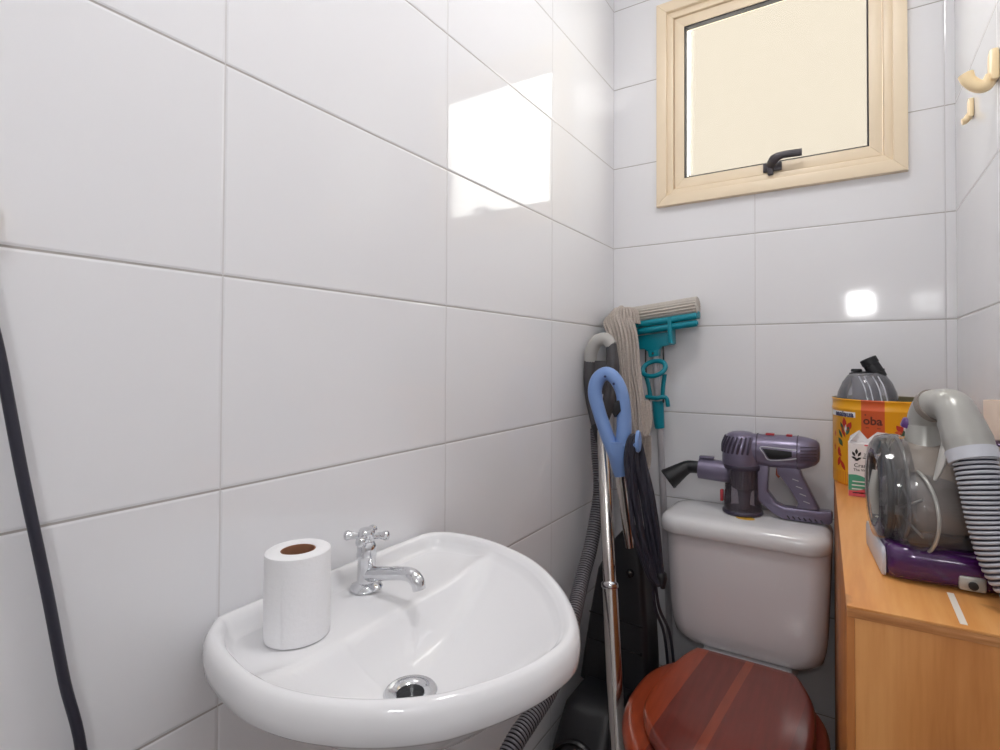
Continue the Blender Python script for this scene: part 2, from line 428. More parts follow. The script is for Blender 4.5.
rf.inputs['Roughness'].default_value = 0.26; rf.inputs['IOR'].default_value = 1.12; rf.inputs['Color'].default_value = (0.97, 0.95, 0.90, 1)
gl = nt.nodes.new('ShaderNodeBsdfGlossy'); gl.inputs['Roughness'].default_value = 0.5
mx = nt.nodes.new('ShaderNodeMixShader'); mx.inputs[0].default_value = 0.012
nt.links.new(rf.outputs[0], mx.inputs[1]); nt.links.new(gl.outputs[0], mx.inputs[2]); nt.links.new(mx.outputs[0], out.inputs[0])
MB().box((-0.181, YB+0.014, 1.9095), (0.450, 0.004, 0.443)).build('glass_pane', gm, wn, smooth=False)
b = MB(); b.box((-0.172, YB-0.006, 1.672), (0.046, 0.010, 0.024), 0.002)
b.box((-0.176, YB-0.014, 1.663), (0.014, 0.012, 0.030), 0.003)
b.tube([(-0.178, YB-0.016, 1.671), (-0.165, YB-0.034, 1.682), (-0.145, YB-0.036, 1.689), (-0.100, YB-0.030, 1.690)], [0.011, 0.013, 0.0095, 0.0095], 10, 5, sx=0.55, up=(0.1, 1, 0.2))
b.build('latch', MT['latch'], wn)

# slab added outside to dim the pane and leave sky beside it
struct(MB().box((-0.14, 3.75, 3.2), (1.60, 0.30, 6.4)).build('sky_block_outside', MT['ext'], smooth=False))

# unseen lights added above and behind the camera
lp = thing('added_ceiling_lamp', (-0.20, 0.60, ZC-0.07), 'round flush lamp added on the unseen ceiling to light the room', 'lamp')  # added out of view as the main light of the room
MB().lathe([(0.165, 0.07), (0.165, 0.05), (0.150, 0.045)], (-0.20, 0.60, ZC-0.07), cap0=True).build('lamp_base', MT['wall_paint'], lp)
MB().lathe([(0.001, 0.0), (0.08, 0.004), (0.13, 0.018), (0.15, 0.045)], (-0.20, 0.60, ZC-0.07), cap0=False, cap1=False).build('diffuser', MT['lamp'], lp)
lw = thing('rear_light_stand_in', (0.065, YF, 1.40), 'small square light standing in for the source mirrored in the tiles', 'lamp')  # added fixture standing in for the flash-like source mirrored in the back tiles
MB().box((0.065, YF+0.012, 1.465), (0.15, 0.022, 0.15), 0.004).build('lamp_base', MT['wall_paint'], lw)
MB().box((0.065, YF+0.030, 1.465), (0.115, 0.016, 0.115), 0.005).build('diffuser', MT['lamp2'], lw)

# ------------------------------------------------------------------ wash basin
ctl = [(-0.626, 0.345), (-0.614, 0.323), (-0.590, 0.306), (-0.547, 0.290), (-0.475, 0.279), (-0.411, 0.287), (-0.352, 0.312), (-0.307, 0.346), (-0.281, 0.380),
       (-0.260, 0.420), (-0.248, 0.460), (-0.246, 0.507), (-0.268, 0.558), (-0.319, 0.620), (-0.389, 0.676), (-0.467, 0.708), (-0.533, 0.719), (-0.588, 0.712), (-0.618, 0.690), (-0.626, 0.655),
       (-0.627, 0.560), (-0.627, 0.450)]
P2 = [Vector((x, y, 0)) for x, y in ctl]
Q, _ = catmull(P2, [0]*len(P2), 12, True)
NB = 176
O = resample(Q, NB)
def inset(d):
    r = []
    for i in range(NB):
        t = (O[(i+1) % NB]-O[i-1]).normalized(); n = Vector((-t.y, t.x, 0))
        r.append(O[i]+n*d)
    return r
def smooth_ring(r, k):
    for _ in range(k): r = [(r[i-1]+r[i]*2+r[(i+1) % NB])/4 for i in range(NB)]
    return r
if (inset(0.01)[NB//4]-Vector((-0.44, 0.5, 0))).length > (O[NB//4]-Vector((-0.44, 0.5, 0))).length:
    O.reverse()
D = Vector((-0.4245, 0.4460, 0))
def z(r, h): return [Vector((p.x, p.y, h)) for p in r]
def lerp(r, c, s): return [p.lerp(c, s) for p in r]
inn = smooth_ring(inset(0.0225), 4)
edge = smooth_ring([Vector((max(p.x, -0.489), p.y, 0)) for p in inn], 26)
# where the deck is, the bowl starts at a straight edge; elsewhere it starts straight below the rim
def deckw(p): return min(1.0, max(0.0, (-0.470-p.x)/0.03))
bc = Vector((-0.47, 0.49, 0))
R = []
for s_, h in ((0.92, 0.706), (0.75, 0.712), (0.52, 0.730), (0.36, 0.750), (0.22, 0.776), (0.12, 0.800)):
    R.append(z(lerp(inset(0.02), bc, s_), h))
R.append(z(inset(0.030), 0.814)); R.append(z(inset(0.014), 0.818)); R.append(z(inset(0.006), 0.8205)); R.append(z(inset(0.001), 0.826))
R.append(z(inset(0.000), 0.838)); R.append(z(inset(0.0015), 0.848)); R.append(z(inset(0.005), 0.855)); R.append(z(inset(0.010), 0.8585))
R.append(z(inset(0.014), 0.8578)); R.append(z(smooth_ring(inset(0.0175), 1), 0.854))
wd_ = [min(1.0, max(0.0, (-0.484-p.x)/0.040)) for p in inn]
def mixz(r, zd, zf): return [Vector((p.x, p.y, zd*w_+zf*(1-w_))) for p, w_ in zip(r, wd_)]
R.append(mixz(smooth_ring(inset(0.0205), 2), 0.847, 0.8515)); R.append(mixz(inn, 0.840, 0.8495))
for _ in range(8): wd_ = [(wd_[k-1]+2*wd_[k]+wd_[(k+1) % NB])/4 for k in range(NB)]
er = [(p-D).length for p in smooth_ring([Vector((max(p.x, -0.489), p.y, 0)) for p in inn], 14)]
tr_ = [(p-D).length for p in inn]; dirs = [(p-D).normalized() for p in inn]
ed = [(p-D) for p in smooth_ring([Vector((max(p.x, -0.489), p.y, 0)) for p in inn], 14)]
def edge_r(d):                                        # distance from the drain to the bowl's edge in direction d
    k = max(range(NB), key=lambda q: ed[q].normalized().dot(d)); return ed[k].length
er = [edge_r(d) for d in dirs]
for _ in range(6): er = [(er[k-1]+2*er[k]+er[(k+1) % NB])/4 for k in range(NB)]
def hs(t):
    h = 1-t**2.3; return 0.5*(h+math.sqrt(h*h+0.010))
R0 = 0.036; NS = 34
for q in range(1, NS+1):
    s_ = q/NS; ring = []
    for k in range(NB):
        rad = R0+(tr_[k]-R0)*(1-s_); t = rad/er[k]
        ztop = 0.8340*wd_[k]+0.8485*(1-wd_[k])
        p = D+dirs[k]*rad; ring.append(Vector((p.x, p.y, ztop-(ztop-0.7750)*hs(t)/hs(0))))
    R.append(ring)
cir = [Vector((D.x+0.026*d.x, D.y+0.026*d.y, 0)) for d in dirs]
R.append(z(cir, 0.7752)); R.append(z(lerp(cir, D, 0.25), 0.7725)); R.append(z(lerp(cir, D, 0.6), 0.764))
basin = MB().rings(R, True, True).build('wash_basin', MT['ceramic'], angle=88)
tag(basin, 'white ceramic wash basin with rolled rim on the left tiled wall', 'sink')
b = MB(); b.lathe([(0.0285, 0.0), (0.030, 0.0015), (0.028, 0.0035), (0.020, 0.003), (0.0155, 0.0), (0.0150, -0.012)], (D.x, D.y, 0.7770), cap0=False, cap1=False)
dn = b.build('drain', MT['chrome'], basin); plabel(dn, 'chrome drain ring')
MB().lathe([(0.001, 0), (0.0152, 0.0)], (D.x, D.y, 0.7700), cap0=False, cap1=False).build('drain_opening', MT['blackpl'], dn)

# tap
TX, TY, TZ = -0.574, 0.515, 0.8350
tp = thing('tap', (TX, TY, TZ), 'chrome tap with cross handle standing on the wash basin', 'tap')
MB().lathe([(0.0215, 0), (0.022, 0.002), (0.0205, 0.005), (0.015, 0.008), (0.0125, 0.010)], (TX, TY, TZ)).build('flange', MT['chrome'], tp)
MB().lathe([(0.0125, 0.006), (0.0120, 0.030), (0.0120, 0.041), (0.0135, 0.043), (0.0135, 0.048), (0.0125, 0.052), (0.0130, 0.058), (0.0105, 0.064), (0.0075, 0.066), (0.0072, 0.068)], (TX, TY, TZ)).build('body', MT['chrome'], tp)
sd = Vector((1.0, -0.02, 0)).normalized()
def tpt(a, h): return (TX+sd.x*a, TY+sd.y*a, TZ+h)
MB().tube([tpt(0.004, 0.020), tpt(0.03, 0.0265), tpt(0.065, 0.0345), tpt(0.085, 0.0365), tpt(0.096, 0.031), tpt(0.100, 0.021)], [0.0105, 0.0095, 0.0085, 0.0092, 0.0092, 0.0085], 16, 8).build('spout', MT['chrome'], tp)
b = MB(); b.lathe([(0.0085, 0.064), (0.0108, 0.067), (0.0115, 0.076), (0.0108, 0.080), (0.0095, 0.082), (0.004, 0.0835)], (TX, TY, TZ))
for k in range(4):
    a = math.radians(31+90*k); d = Vector((math.cos(a), math.sin(a), 0))
    c = Vector((TX, TY, TZ+0.0725))
    b.tube([c+d*0.008, c+d*0.013, c+d*0.020, c+d*0.0265, c+d*0.0300, c+d*0.0315], [0.0046, 0.0044, 0.0050, 0.0070, 0.0060, 0.0025], 12, 4)
b.build('cross_handle', MT['chrome'], tp)

# toilet roll on the basin
RX, RY, RZ = -0.547, 0.389, 0.8355
tr = thing('toilet_roll', (RX, RY, RZ), 'white toilet roll standing on the wash basin beside the tap', 'toilet paper')
b = MB(); prof = [(0.0190, 0.0965), (0.0215, 0.0980), (0.0325, 0.0980), (0.0352, 0.0962), (0.0357, 0.0920), (0.0358, 0.045), (0.0357, 0.004), (0.0350, 0.0), (0.0195, 0.0)]
b.lathe(prof+[prof[0]], (RX, RY, RZ), cap0=False, cap1=False, seg=56)
# loose end of the sheet
arc = [math.radians(250+6*k) for k in range(9)]
b.rings([[Vector((RX+(0.0358+0.0006*k/8)*math.cos(a), RY+(0.0358+0.0006*k/8)*math.sin(a), RZ+h)) for k, a in enumerate(arc)] for h in (0.002, 0.03, 0.06, 0.093)], False, False, closed=False)
b.build('paper', MT['paper'], tr)
co = MB().lathe([(0.0190, 0.001), (0.0190, 0.0962), (0.0178, 0.0962), (0.0178, 0.001), (0.0190, 0.001)], (RX, RY, RZ), cap0=False, cap1=False).build('cardboard_core', MT['card'], tr)

# ------------------------------------------------------------------ toilet
CX = -0.218
to = thing('toilet', (CX, 1.20, 0), 'white close-coupled toilet with closed red-brown wooden seat', 'toilet')
def oval(cx, cy, hw, lf, lb, zz, n=72, pw=2.0, pwb=2.6):
    r = []
    for k in range(n):
        a = 2*PI*k/n; s_, c_ = math.sin(a), math.cos(a)
        p = pw if s_ < 0 else pwb
        e = (abs(c_)**p+abs(s_)**p)**(-1/p)
        r.append(Vector((cx+hw*c_*e, cy+(lf if s_ < 0 else lb)*s_*e, zz)))
    return r
bw = [oval(CX, 1.22, 0.115, 0.17, 0.20, 0.0), oval(CX, 1.22, 0.112, 0.165, 0.20, 0.03), oval(CX, 1.21, 0.105, 0.16, 0.21, 0.12), oval(CX, 1.19, 0.118, 0.19, 0.23, 0.22),
      oval(CX, 1.16, 0.150, 0.24, 0.25, 0.31), oval(CX, 1.14, 0.168, 0.250, 0.26, 0.37), oval(CX, 1.14, 0.172, 0.250, 0.26, 0.395), oval(CX, 1.14, 0.166, 0.245, 0.255, 0.402)]
b = MB().rings(bw); b.prism([(CX-0.09, 0.25), (CX+0.09, 0.25), (CX+0.11, 0.40), (CX+0.10, 0.4235), (CX-0.10, 0.4235), (CX-0.11, 0.40)], 1.36, 1.535, 0.012)
b.build('bowl', MT['ceramic'], to)
# seat ring
CS = CX-0.003
outer = lambda d, zz: oval(CS, 1.12, 0.190-d, 0.245-d, 0.205-d, zz)
inner = lambda d, zz: oval(CS, 1.10, 0.110+d, 0.150+d, 0.120+d, zz)
rr_ = [inner(0.0, 0.412), inner(0.002, 0.406), outer(0.004, 0.405), outer(0.0, 0.410), outer(0.0, 0.420), outer(0.006, 0.428), outer(0.016, 0.431), inner(0.012, 0.431), inner(0.003, 0.427), inner(0.0, 0.420), inner(0.0, 0.412)]
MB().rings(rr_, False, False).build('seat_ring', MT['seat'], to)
lidp = [(-0.120, 1.330), (-0.100, 1.322), (-0.083, 1.290), (-0.064, 1.235), (-0.056, 1.171), (-0.055, 1.100), (-0.064, 1.035), (-0.090, 0.975), (-0.135, 0.928), (-0.200, 0.908),
        (-0.262, 0.925), (-0.318, 0.970), (-0.352, 1.025), (-0.364, 1.085), (-0.360, 1.160), (-0.350, 1.235), (-0.336, 1.292), (-0.322, 1.322), (-0.306, 1.330)]
LQ, _ = catmull([Vector((x, y, 0)) for x, y in lidp], [0]*len(lidp), 6, True)
LQ = resample(LQ, 96)
lc = Vector((-0.21, 1.12, 0))
def lr(s_, zz, d=0.0):
    return [Vector((p.x, p.y, zz)) for p in [q.lerp(lc, s_) for q in LQ]]
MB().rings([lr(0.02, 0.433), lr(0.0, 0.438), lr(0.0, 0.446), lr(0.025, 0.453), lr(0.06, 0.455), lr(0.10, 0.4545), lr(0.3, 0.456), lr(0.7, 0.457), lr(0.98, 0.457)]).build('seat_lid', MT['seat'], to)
for x in (-0.30, -0.13): MB().tube([(x-0.018, 1.342, 0.432), (x+0.018, 1.342, 0.432)], 0.011, 14, 1).build('hinge', MT['chrome'], to)
# cistern
def crr(x0, x1, y0, y1, r, zz, bow=0.0):
    pts = rrect(x0, x1, y0, y1, r, 8)
    r_ = []
    for x, y in pts:
        if y < (y0+y1)/2 and bow: y -= bow*(1-((x-(x0+x1)/2)/((x1-x0)/2))**2)
        r_.append(Vector((x, y, zz)))
    return r_
c0 = -0.2240
cr_ = []
for zz, hw, yf in ((0.424, 0.100, 1.415), (0.426, 0.130, 1.400), (0.434, 0.155, 1.385), (0.450, 0.172, 1.376), (0.475, 0.178, 1.370), (0.510, 0.182, 1.367), (0.60, 0.186, 1.362), (0.70, 0.1895, 1.358), (0.722, 0.1895, 1.358)):
    cr_.append(crr(c0-hw, c0+hw, yf, 1.535, min(0.045, hw*0.4), zz, 0.010))
ci = MB().rings(cr_).build('cistern', MT['ceramic_grey'], to)
lr_ = []
for zz, g in ((0.712, 0.010), (0.712, 0.0025), (0.716, 0.0), (0.735, 0.0), (0.746, 0.004), (0.753, 0.012), (0.7565, 0.026), (0.7575, 0.06), (0.758, 0.085)):
    lr_.append(crr(c0-0.2035+g, c0+0.1910-g, 1.346+g, 1.545-g*0.5, max(0.004, 0.05-g*0.4), zz, 0.010))
cl = MB().rings(lr_).build('cistern_lid', MT['ceramic'], to)
stk = MB().rings([[Vector((-0.222+0.022*math.cos(a), 1.414+0.013*math.sin(a), zz)) for a in (2*PI*k/24 for k in range(24))] for zz in (0.7560, 0.7588)]).build('sticker', MT['sticker'], to)
plabel(stk, 'small yellow sticker on the cistern lid')

# ------------------------------------------------------------------ handheld vacuum on the cistern lid
HY = 1.462
hv = thing('handheld_vacuum', (-0.20, HY, 0.758), 'lilac handheld vacuum with black crevice nozzle lying on the cistern lid', 'vacuum cleaner')
b = MB()
b.lathe([(0.046, 0.0), (0.048, 0.006), (0.048, 0.020), (0.046, 0.045), (0.041, 0.068), (0.034, 0.078), (0.022, 0.083), (0.005, 0.085)], (-0.238, HY, 0.884), seg=40)
hb = b.build('motor_head', MT['lilac'], hv)
b = MB()
for k in range(13):
    a = math.radians(115+15*k); d = Vector((math.cos(a), math.sin(a), 0)); t = Vector((-d.y, d.x, 0)); c = Vector((-0.238, HY, 0))
    b.tube([c+d*0.0475+Vector((0, 0, 0.915)), c+d*0.0455+t*0.005+Vector((0, 0, 0.937)), c+d*0.0385+t*0.010+Vector((0, 0, 0.957))], [0.003, 0.0038, 0.002], 8, 4)
b.build('cooling_fins', MT['lilacdk'], hb)
# barrel along +x
b = MB(); rings = []
for x, r, zc in ((-0.245, 0.039, 0.925), (-0.200, 0.0405, 0.9245), (-0.150, 0.0415, 0.9245), (-0.105, 0.0415, 0.925), (-0.085, 0.037, 0.927), (-0.068, 0.030, 0.929), (-0.061, 0.022, 0.930), (-0.0595, 0.012, 0.930)):
    rings.append([Vector((x, HY+r*0.9*math.cos(a), zc+r*math.sin(a))) for a in (2*PI*k/32 for k in range(32))])
b.rings(rings); br = b.build('motor_barrel', MT['lilac'], hv)
for xs, rs in ((-0.107, 0.0421), (-0.199, 0.0410)):
    MB().tube([(xs, HY+0.9*rs*math.cos(a), 0.925+rs*math.sin(a)) for a in (2*PI*k/24 for k in range(24))], 0.0012, 6, 2, closed=True).build('seam', MT['lilacdk'], br)
b = MB()
for k in range(5):
    zz = 0.912+0.008*k
    b.tube([(-0.100, HY-0.040, zz), (-0.082, HY-0.0345, zz+0.001), (-0.066, HY-0.027, zz+0.001)], 0.0011, 6, 3)
b.build('end_rib', MT['lilacdk'], br)
def onbarrel(x, zz): 
    s_ = (zz-0.9245)/0.0418
    return HY-0.9*0.0418*math.sqrt(max(0, 1-s_*s_))
b = MB(); n = 12; q = []
for k in range(n+1):
    t = k/n; xt = -0.184+0.066*t; zt_ = 0.934-0.002*t
    xl = -0.168+0.050*t; zl = 0.909+0.010*t*t
    q.append([(xt+(xl-xt)*m/6, onbarrel(0, zt_+(zl-zt_)*m/6)-0.0010, zt_+(zl-zt_)*m/6) for m in range(7)])
b.rings(q, False, False, closed=False)
b.build('vent_grille', MT['blackpl'], br)
b = MB()
b.tube([(x, onbarrel(x, zz)-0.0012, zz) for x, zz in ((-0.108, 0.936), (-0.15, 0.9375), (-0.188, 0.937), (-0.180, 0.922), (-0.170, 0.907), (-0.14, 0.909), (-0.108, 0.916))], 0.0013, 6, 5)
b.build('grille_trim', MT['ring'], br)
for x in (-0.170, -0.126):
    MB().box((x, HY-0.004, 0.9665), (0.020 if x < -0.15 else 0.014, 0.014, 0.005), 0.0015).build('button', MT['redpl'], hv)
# clear dust bin and filter
BX = -0.236
b = MB(); b.lathe([(0.045, 0.0), (0.047, 0.003), (0.0460, 0.012), (0.0435, 0.06), (0.0425, 0.123)], (BX, HY, 0.761), seg=40, cap1=False)
db = b.build('dust_bin', MT['clear2'], hv)
b = MB(); b.lathe([(0.012, 0.006), (0.014, 0.030), (0.016, 0.050), (0.019, 0.056), (0.029, 0.062), (0.030, 0.120)], (BX+0.004, HY, 0.761), seg=32)
for k in range(28):
    a = 2*PI*k/28; b.tube([(BX+0.004+0.030*math.cos(a), HY+0.030*math.sin(a), 0.826), (BX+0.004+0.030*math.cos(a), HY+0.030*math.sin(a), 0.878)], 0.0016, 6, 1)
b.build('filter', MT['filter'], db)
b = MB(); b.lathe([(0.047, 0.0), (0.0495, 0.002), (0.0495, 0.007), (0.047, 0.010)], (BX, HY, 0.759), seg=40)
b.build('bin_lid', MT['lilacdk'], db)
b = MB(); b.lathe([(0.0455, 0.0), (0.047, 0.003), (0.047, 0.010), (0.046, 0.012)], (BX, HY, 0.874), seg=40)
b.build('bin_collar', MT['lilacdk'], db)
MB().box((BX-0.049, HY-0.012, 0.800), (0.008, 0.012, 0.030), 0.002).build('release_tab', MT['redpl'], db)
# inlet collar and nozzle
b = MB(); b.tube([(-0.345, HY, 0.862), (-0.300, HY, 0.860), (-0.262, HY, 0.858)], [0.028, 0.028, 0.027], 20, 1)
b.box((-0.325, HY-0.004, 0.893), (0.038, 0.016, 0.007), 0.002)
b.build('inlet', MT['lilac'], hv)
b = MB(); b.tube([(-0.335, HY, 0.862), (-0.360, HY, 0.863), (-0.376, HY, 0.861), (-0.390, HY-0.004, 0.853), (-0.412, HY-0.010, 0.836), (-0.425, HY-0.014, 0.826)], [0.0165, 0.0165, 0.0175, 0.0200, 0.0260, 0.0290], 24, 5, sx=1.0)
b.tube([(-0.4225, HY-0.0135, 0.828), (-0.428, HY-0.016, 0.8235)], [0.0300, 0.0285], 24, 1)
b.build('crevice_nozzle', MT['blackpl'], hv)
# rear column, loop, grip, foot
b = MB(); b.prism(
        [(-0.200, 0.890), (-0.172, 0.890), (-0.176, 0.824), (-0.156, 0.797), (-0.138, 0.790), (-0.037, 0.792), (-0.033, 0.786), (-0.034, 0.768), (-0.040, 0.762), (-0.138, 0.760), (-0.164, 0.772), (-0.200, 0.800)], HY-0.017, HY+0.017, 0.004)
b.build('frame', MT['lilac'], hv)
b = MB(); b.prism([(-0.156, 0.892), (-0.104, 0.892), (-0.098, 0.872), (-0.060, 0.792), (-0.112, 0.790), (-0.106, 0.802), (-0.128, 0.840), (-0.146, 0.864), (-0.152, 0.868)], HY-0.0155, HY+0.0155, 0.005)
gr = b.build('grip', MT['lilac'], hv)
b = MB()
for k in range(4):
    x, zz = -0.119+0.008*k, 0.862-0.017*k
    b.tube([(x, HY-0.0157, zz), (x+0.014, HY-0.0157, zz-0.004)], 0.0010, 6, 1)
b.build('grip_ridge', MT['ring'], gr)
MB().prism([(-0.156, 0.884), (-0.146, 0.884), (-0.144, 0.866), (-0.151, 0.858), (-0.157, 0.866)], HY-0.009, HY+0.009, 0.002).build('trigger', MT['trigger'], hv)
b = MB()
for k in range(7):
    x = -0.125+0.012*k; b.tube([(x, HY-0.0172, 0.764), (x-0.006, HY-0.0172, 0.771)], 0.0016, 6, 1)
b.build('battery_vent', MT['blackpl'], hv)

# ------------------------------------------------------------------ plywood cabinet
FL = Vector((-0.003, 0.699, 0)); ux = Vector((0.9993, 0.0350, 0)); uy = Vector((-0.0350, 0.9993, 0)); CW, CD, CH = 0.210, 0.828, 0.877
crot = Matrix(((ux.x, uy.x, 0), (ux.y, uy.y, 0), (0, 0, 1)))
def cb(u, v, zz): return FL+ux*u+uy*v+Vector((0, 0, zz))
cab = thing('cabinet', cb(CW/2, CD/2, 0), 'plywood cabinet between the toilet and the right wall', 'cabinet')
def cbox(u0, u1, v0, v1, z0, z1, bev=0.001): return MB().box(cb((u0+u1)/2, (v0+v1)/2, (z0+z1)/2), (u1-u0, v1-v0, z1-z0), bev, crot)
MT['plytop'].name = 'plywood_top'
cbox(0, CW, 0, CD, CH-0.003, CH, 0.0006).build('top_panel', MT['plytop'], cab)
cbox(0.0004, CW-0.0004, 0.0005, CD, CH-0.013, CH-0.003, 0.0004).build('top_panel_core', MT['plyedge'], cab)
cbox(0.008, CW-0.008, 0.0015, 0.014, 0.0, CH-0.013, 0.0006).build('front_panel', MT['ply'], cab)
cbox(0.0, 0.0079, 0.0008, CD, 0.0, CH-0.013, 0.0006).build('side_panel', MT['plyshade'], cab)
cbox(CW-0.0079, CW, 0.0008, CD, 0.0, CH-0.013, 0.0006).build('side_panel', MT['plyshade'], cab)
cbox(0.008, CW-0.008, CD-0.012, CD, 0.0, CH-0.013, 0.0006).build('back_panel', MT['plyshade'], cab)
b = MB(); A = Vector((0.1025, 0.7120, CH)); B = Vector((0.1025, 0.800, CH)); w = 0.0033
b.add([A+Vector((-w, 0, 0.0004)), A+Vector((w, 0, 0.0004)), B+Vector((w, 0, 0.0004)), B+Vector((-w, 0, 0.0004)), A+Vector((-w, 0, -0.0002)), A+Vector((w, 0, -0.0002)), B+Vector((w, 0, -0.0002)), B+Vector((-w, 0, -0.0002))],
      [(0, 1, 2, 3), (4, 5, 1, 0), (5, 6, 2, 1), (6, 7, 3, 2), (7, 4, 0, 3)])
plabel(b.build('tape_strip', MT['tape'], cab), 'narrow white tape strip on the cabinet top')

# ------------------------------------------------------------------ printed tin
TCX, TCY, TR, TZ0, TH = 0.072, 1.432, 0.104, CH+0.0005, 0.191
tin = thing('biscuit_tin', (TCX, TCY, TZ0), 'round yellow tin with an orange band standing at the cabinet back', 'tin')
SEG = 180
def tang(ph): return math.radians(ph)             # 0 faces -y, positive towards +x
def tp_(ph, zz, r=TR): return Vector((TCX+r*math.sin(tang(ph)), TCY-r*math.cos(tang(ph)), TZ0+zz))
prof = [(TR-0.002, 0.0), (TR, 0.002), (TR, 0.005), (TR, 0.028), (TR, 0.030), (TR, TH-0.026), (TR+0.0012, TH-0.024), (TR+0.0012, TH-0.021), (TR, TH-0.019), (TR, TH-0.004), (TR+0.002, TH-0.002), (TR+0.001, TH), (TR-0.002, TH-0.001), (TR-0.003, TH-0.004), (TR-0.003, 0.004)]
rings = [[tp_(-180+360*k/SEG, h, r) for k in range(SEG)] for r, h in prof]
def tm(i, j):
    ph = -180+360*(j+0.5)/SEG
    if i >= 11: return 3
    if 1 <= i < 4: return 2 if j % 2 else 0
    if i >= 4 and -28 <= ph <= -4: return 1
    return 0
tb_ = MB().rings(rings, True, True, mi=3, mif=tm).build('tin_body', [MT['yellow'], MT['orange'], MT['orange2'], MT['tinin']], tin, angle=50)
def wrap(vs, fs, ph, zz, b, lift=0.0006, mi=0, rot=0.0, sx=1.0):
    o = []
    for v in vs:
        x = (v[0]*math.cos(rot)-v[1]*math.sin(rot))*sx; y = v[0]*math.sin(rot)+v[1]*math.cos(rot)
        o.append(tp_(ph+math.degrees(x/TR), zz+y, TR+lift))
    b.add(o, fs, mi)
def leaf(l, w):
    n = 8; up = [(w*math.sin(PI*k/n), -l/2+l*k/n) for k in range(n+1)]; dn_ = [(-w*math.sin(PI*k/n), -l/2+l*k/n) for k in range(n-1, 0, -1)]
    pts = [(x, y, 0) for x, y in up+dn_]
    return pts, [tuple(range(len(pts)))]
b = MB(); vs, fs = text_geo('oba', 0.024, 0.0006); wrap(vs, fs, -16, TH-0.044, b)
vs, fs = leaf(0.0035, 0.0016); wrap(vs, fs, -23.3, TH-0.0315, b, rot=0.8)
vs, fs = [(-0.0135, -0.0006, 0), (0.0135, -0.0006, 0), (0.0135, 0.0006, 0), (-0.0135, 0.0006, 0)], [(0, 1, 2, 3)]; wrap(vs, fs, -15.5, TH-0.0585, b)
b.build('lettering', MT['brown'], tin)
b = MB()
for ph, zz, l, w, rot, mi in ((-54, 0.128, 0.020, 0.004, 0.5, 0), (-50, 0.137, 0.022, 0.006, 0.1, 1), (-43, 0.131, 0.020, 0.006, -0.5, 1), (-45, 0.121, 0.018, 0.005, -0.3, 0), (-52, 0.117, 0.024, 0.004, 0.5, 1),
                              (-57, 0.112, 0.020, 0.004, 0.6, 0), (-57, 0.094, 0.020, 0.006, 0.7, 0), (-60, 0.072, 0.020, 0.006, 0.0, 1), (-58, 0.066, 0.012, 0.004, 0.9, 1), (-60, 0.050, 0.022, 0.006, -0.4, 1), (-53, 0.043, 0.024, 0.005, 0.6, 1),
                              (-48, 0.125, 0.016, 0.003, 0.0, 2), (-69, 0.110, 0.012, 0.004, 0.0, 3), (-70, 0.08, 0.014, 0.004, 0.2, 3), (10, 0.134, 0.016, 0.005, 0.7, 1), (14, 0.126, 0.018, 0.005, -0.7, 0), (13, 0.136, 0.014, 0.004, -1.1, 1), (9, 0.126, 0.012, 0.004, 1.4, 3), (16, 0.134, 0.014, 0.004, 0.3, 2)):
    vs, fs = leaf(l*1.15, w*1.0); wrap(vs, fs, ph, zz, b, mi=mi, rot=rot)
b.build('printed_leaves', [MT['pgreen'], MT['pred'], MT['pwhite'], MT['orange']], tin)
b = MB()
n = 14; up = [(-0.042+0.084*k/n, 0.0058) for k in range(n+1)]; lo = [(0.042-0.084*k/n, -0.0058) for k in range(n+1)]
pts = [(x, y, 0) for x, y in up+lo]; fs = [(k, k+1, 2*n+1-k-1, 2*n+1-k) for k in range(n)]
wrap(pts, fs, -58, TH-0.034, b, 0.0005)
b.build('printed_banner', MT['pwhite'], tin)
b = MB(); vs, fs = text_geo('eaalaua', 0.0165, 0.0006); wrap(vs, fs, -52, TH-0.034, b, 0.0010, sx=1.15)
b.build('banner_lettering', MT['pblue'], tin)

# clear vacuum cup in the tin
vc = thing('dust_cup', (0.038, 1.425, 0.92), 'clear grey dust cup with black spout sticking out of the yellow tin', 'vacuum part')
b = MB(); b.lathe([(0.052, 0.0), (0.058, 0.010), (0.0600, 0.10), (0.0600, 0.146), (0.0570, 0.162), (0.048, 0.184), (0.038, 0.199), (0.031, 0.205)], (0.036, 1.425, 0.92), seg=40)
vb = b.build('clear_shell', MT['clear3'], vc)
b = MB(); b.lathe([(0.022, 0.02), (0.025, 0.10), (0.027, 0.170), (0.026, 0.196)], (0.034, 1.425, 0.92), seg=24)
b.build('inner_filter', MT['filter'], vb)
b = MB()
for x in (0.030, 0.040, 0.056, 0.066):
    b.tube([(x-0.010, 1.392, 1.118), (x, 1.374, 1.095), (x+0.006, 1.366, 1.065)], 0.0014, 6, 4)
b.build('moulded_rib', MT['ring'], vb)
b = MB(); b.lathe([(0.030, 0.0), (0.028, 0.005), (0.014, 0.008)], (0.030, 1.425, 1.120), seg=28)
b.lathe([(0.0105, 0.0), (0.0115, 0.003), (0.010, 0.007)], (0.016, 1.420, 1.127), seg=20)
b.build('cap', MT['blackpl'], vc)
a0 = Vector((0.059, 1.420, 1.114)); ad_ = Vector((-0.42, -0.03, 0.85)).normalized()
MB().lathe([(0.0170, 0.0), (0.0172, 0.012), (0.0188, 0.0125), (0.0188, 0.015), (0.0168, 0.0155), (0.0160, 0.034), (0.0176, 0.035), (0.0172, 0.048), (0.015, 0.049), (0.0145, 0.040)], a0, ad_, seg=28).build('spout', MT['blackpl'], vc)

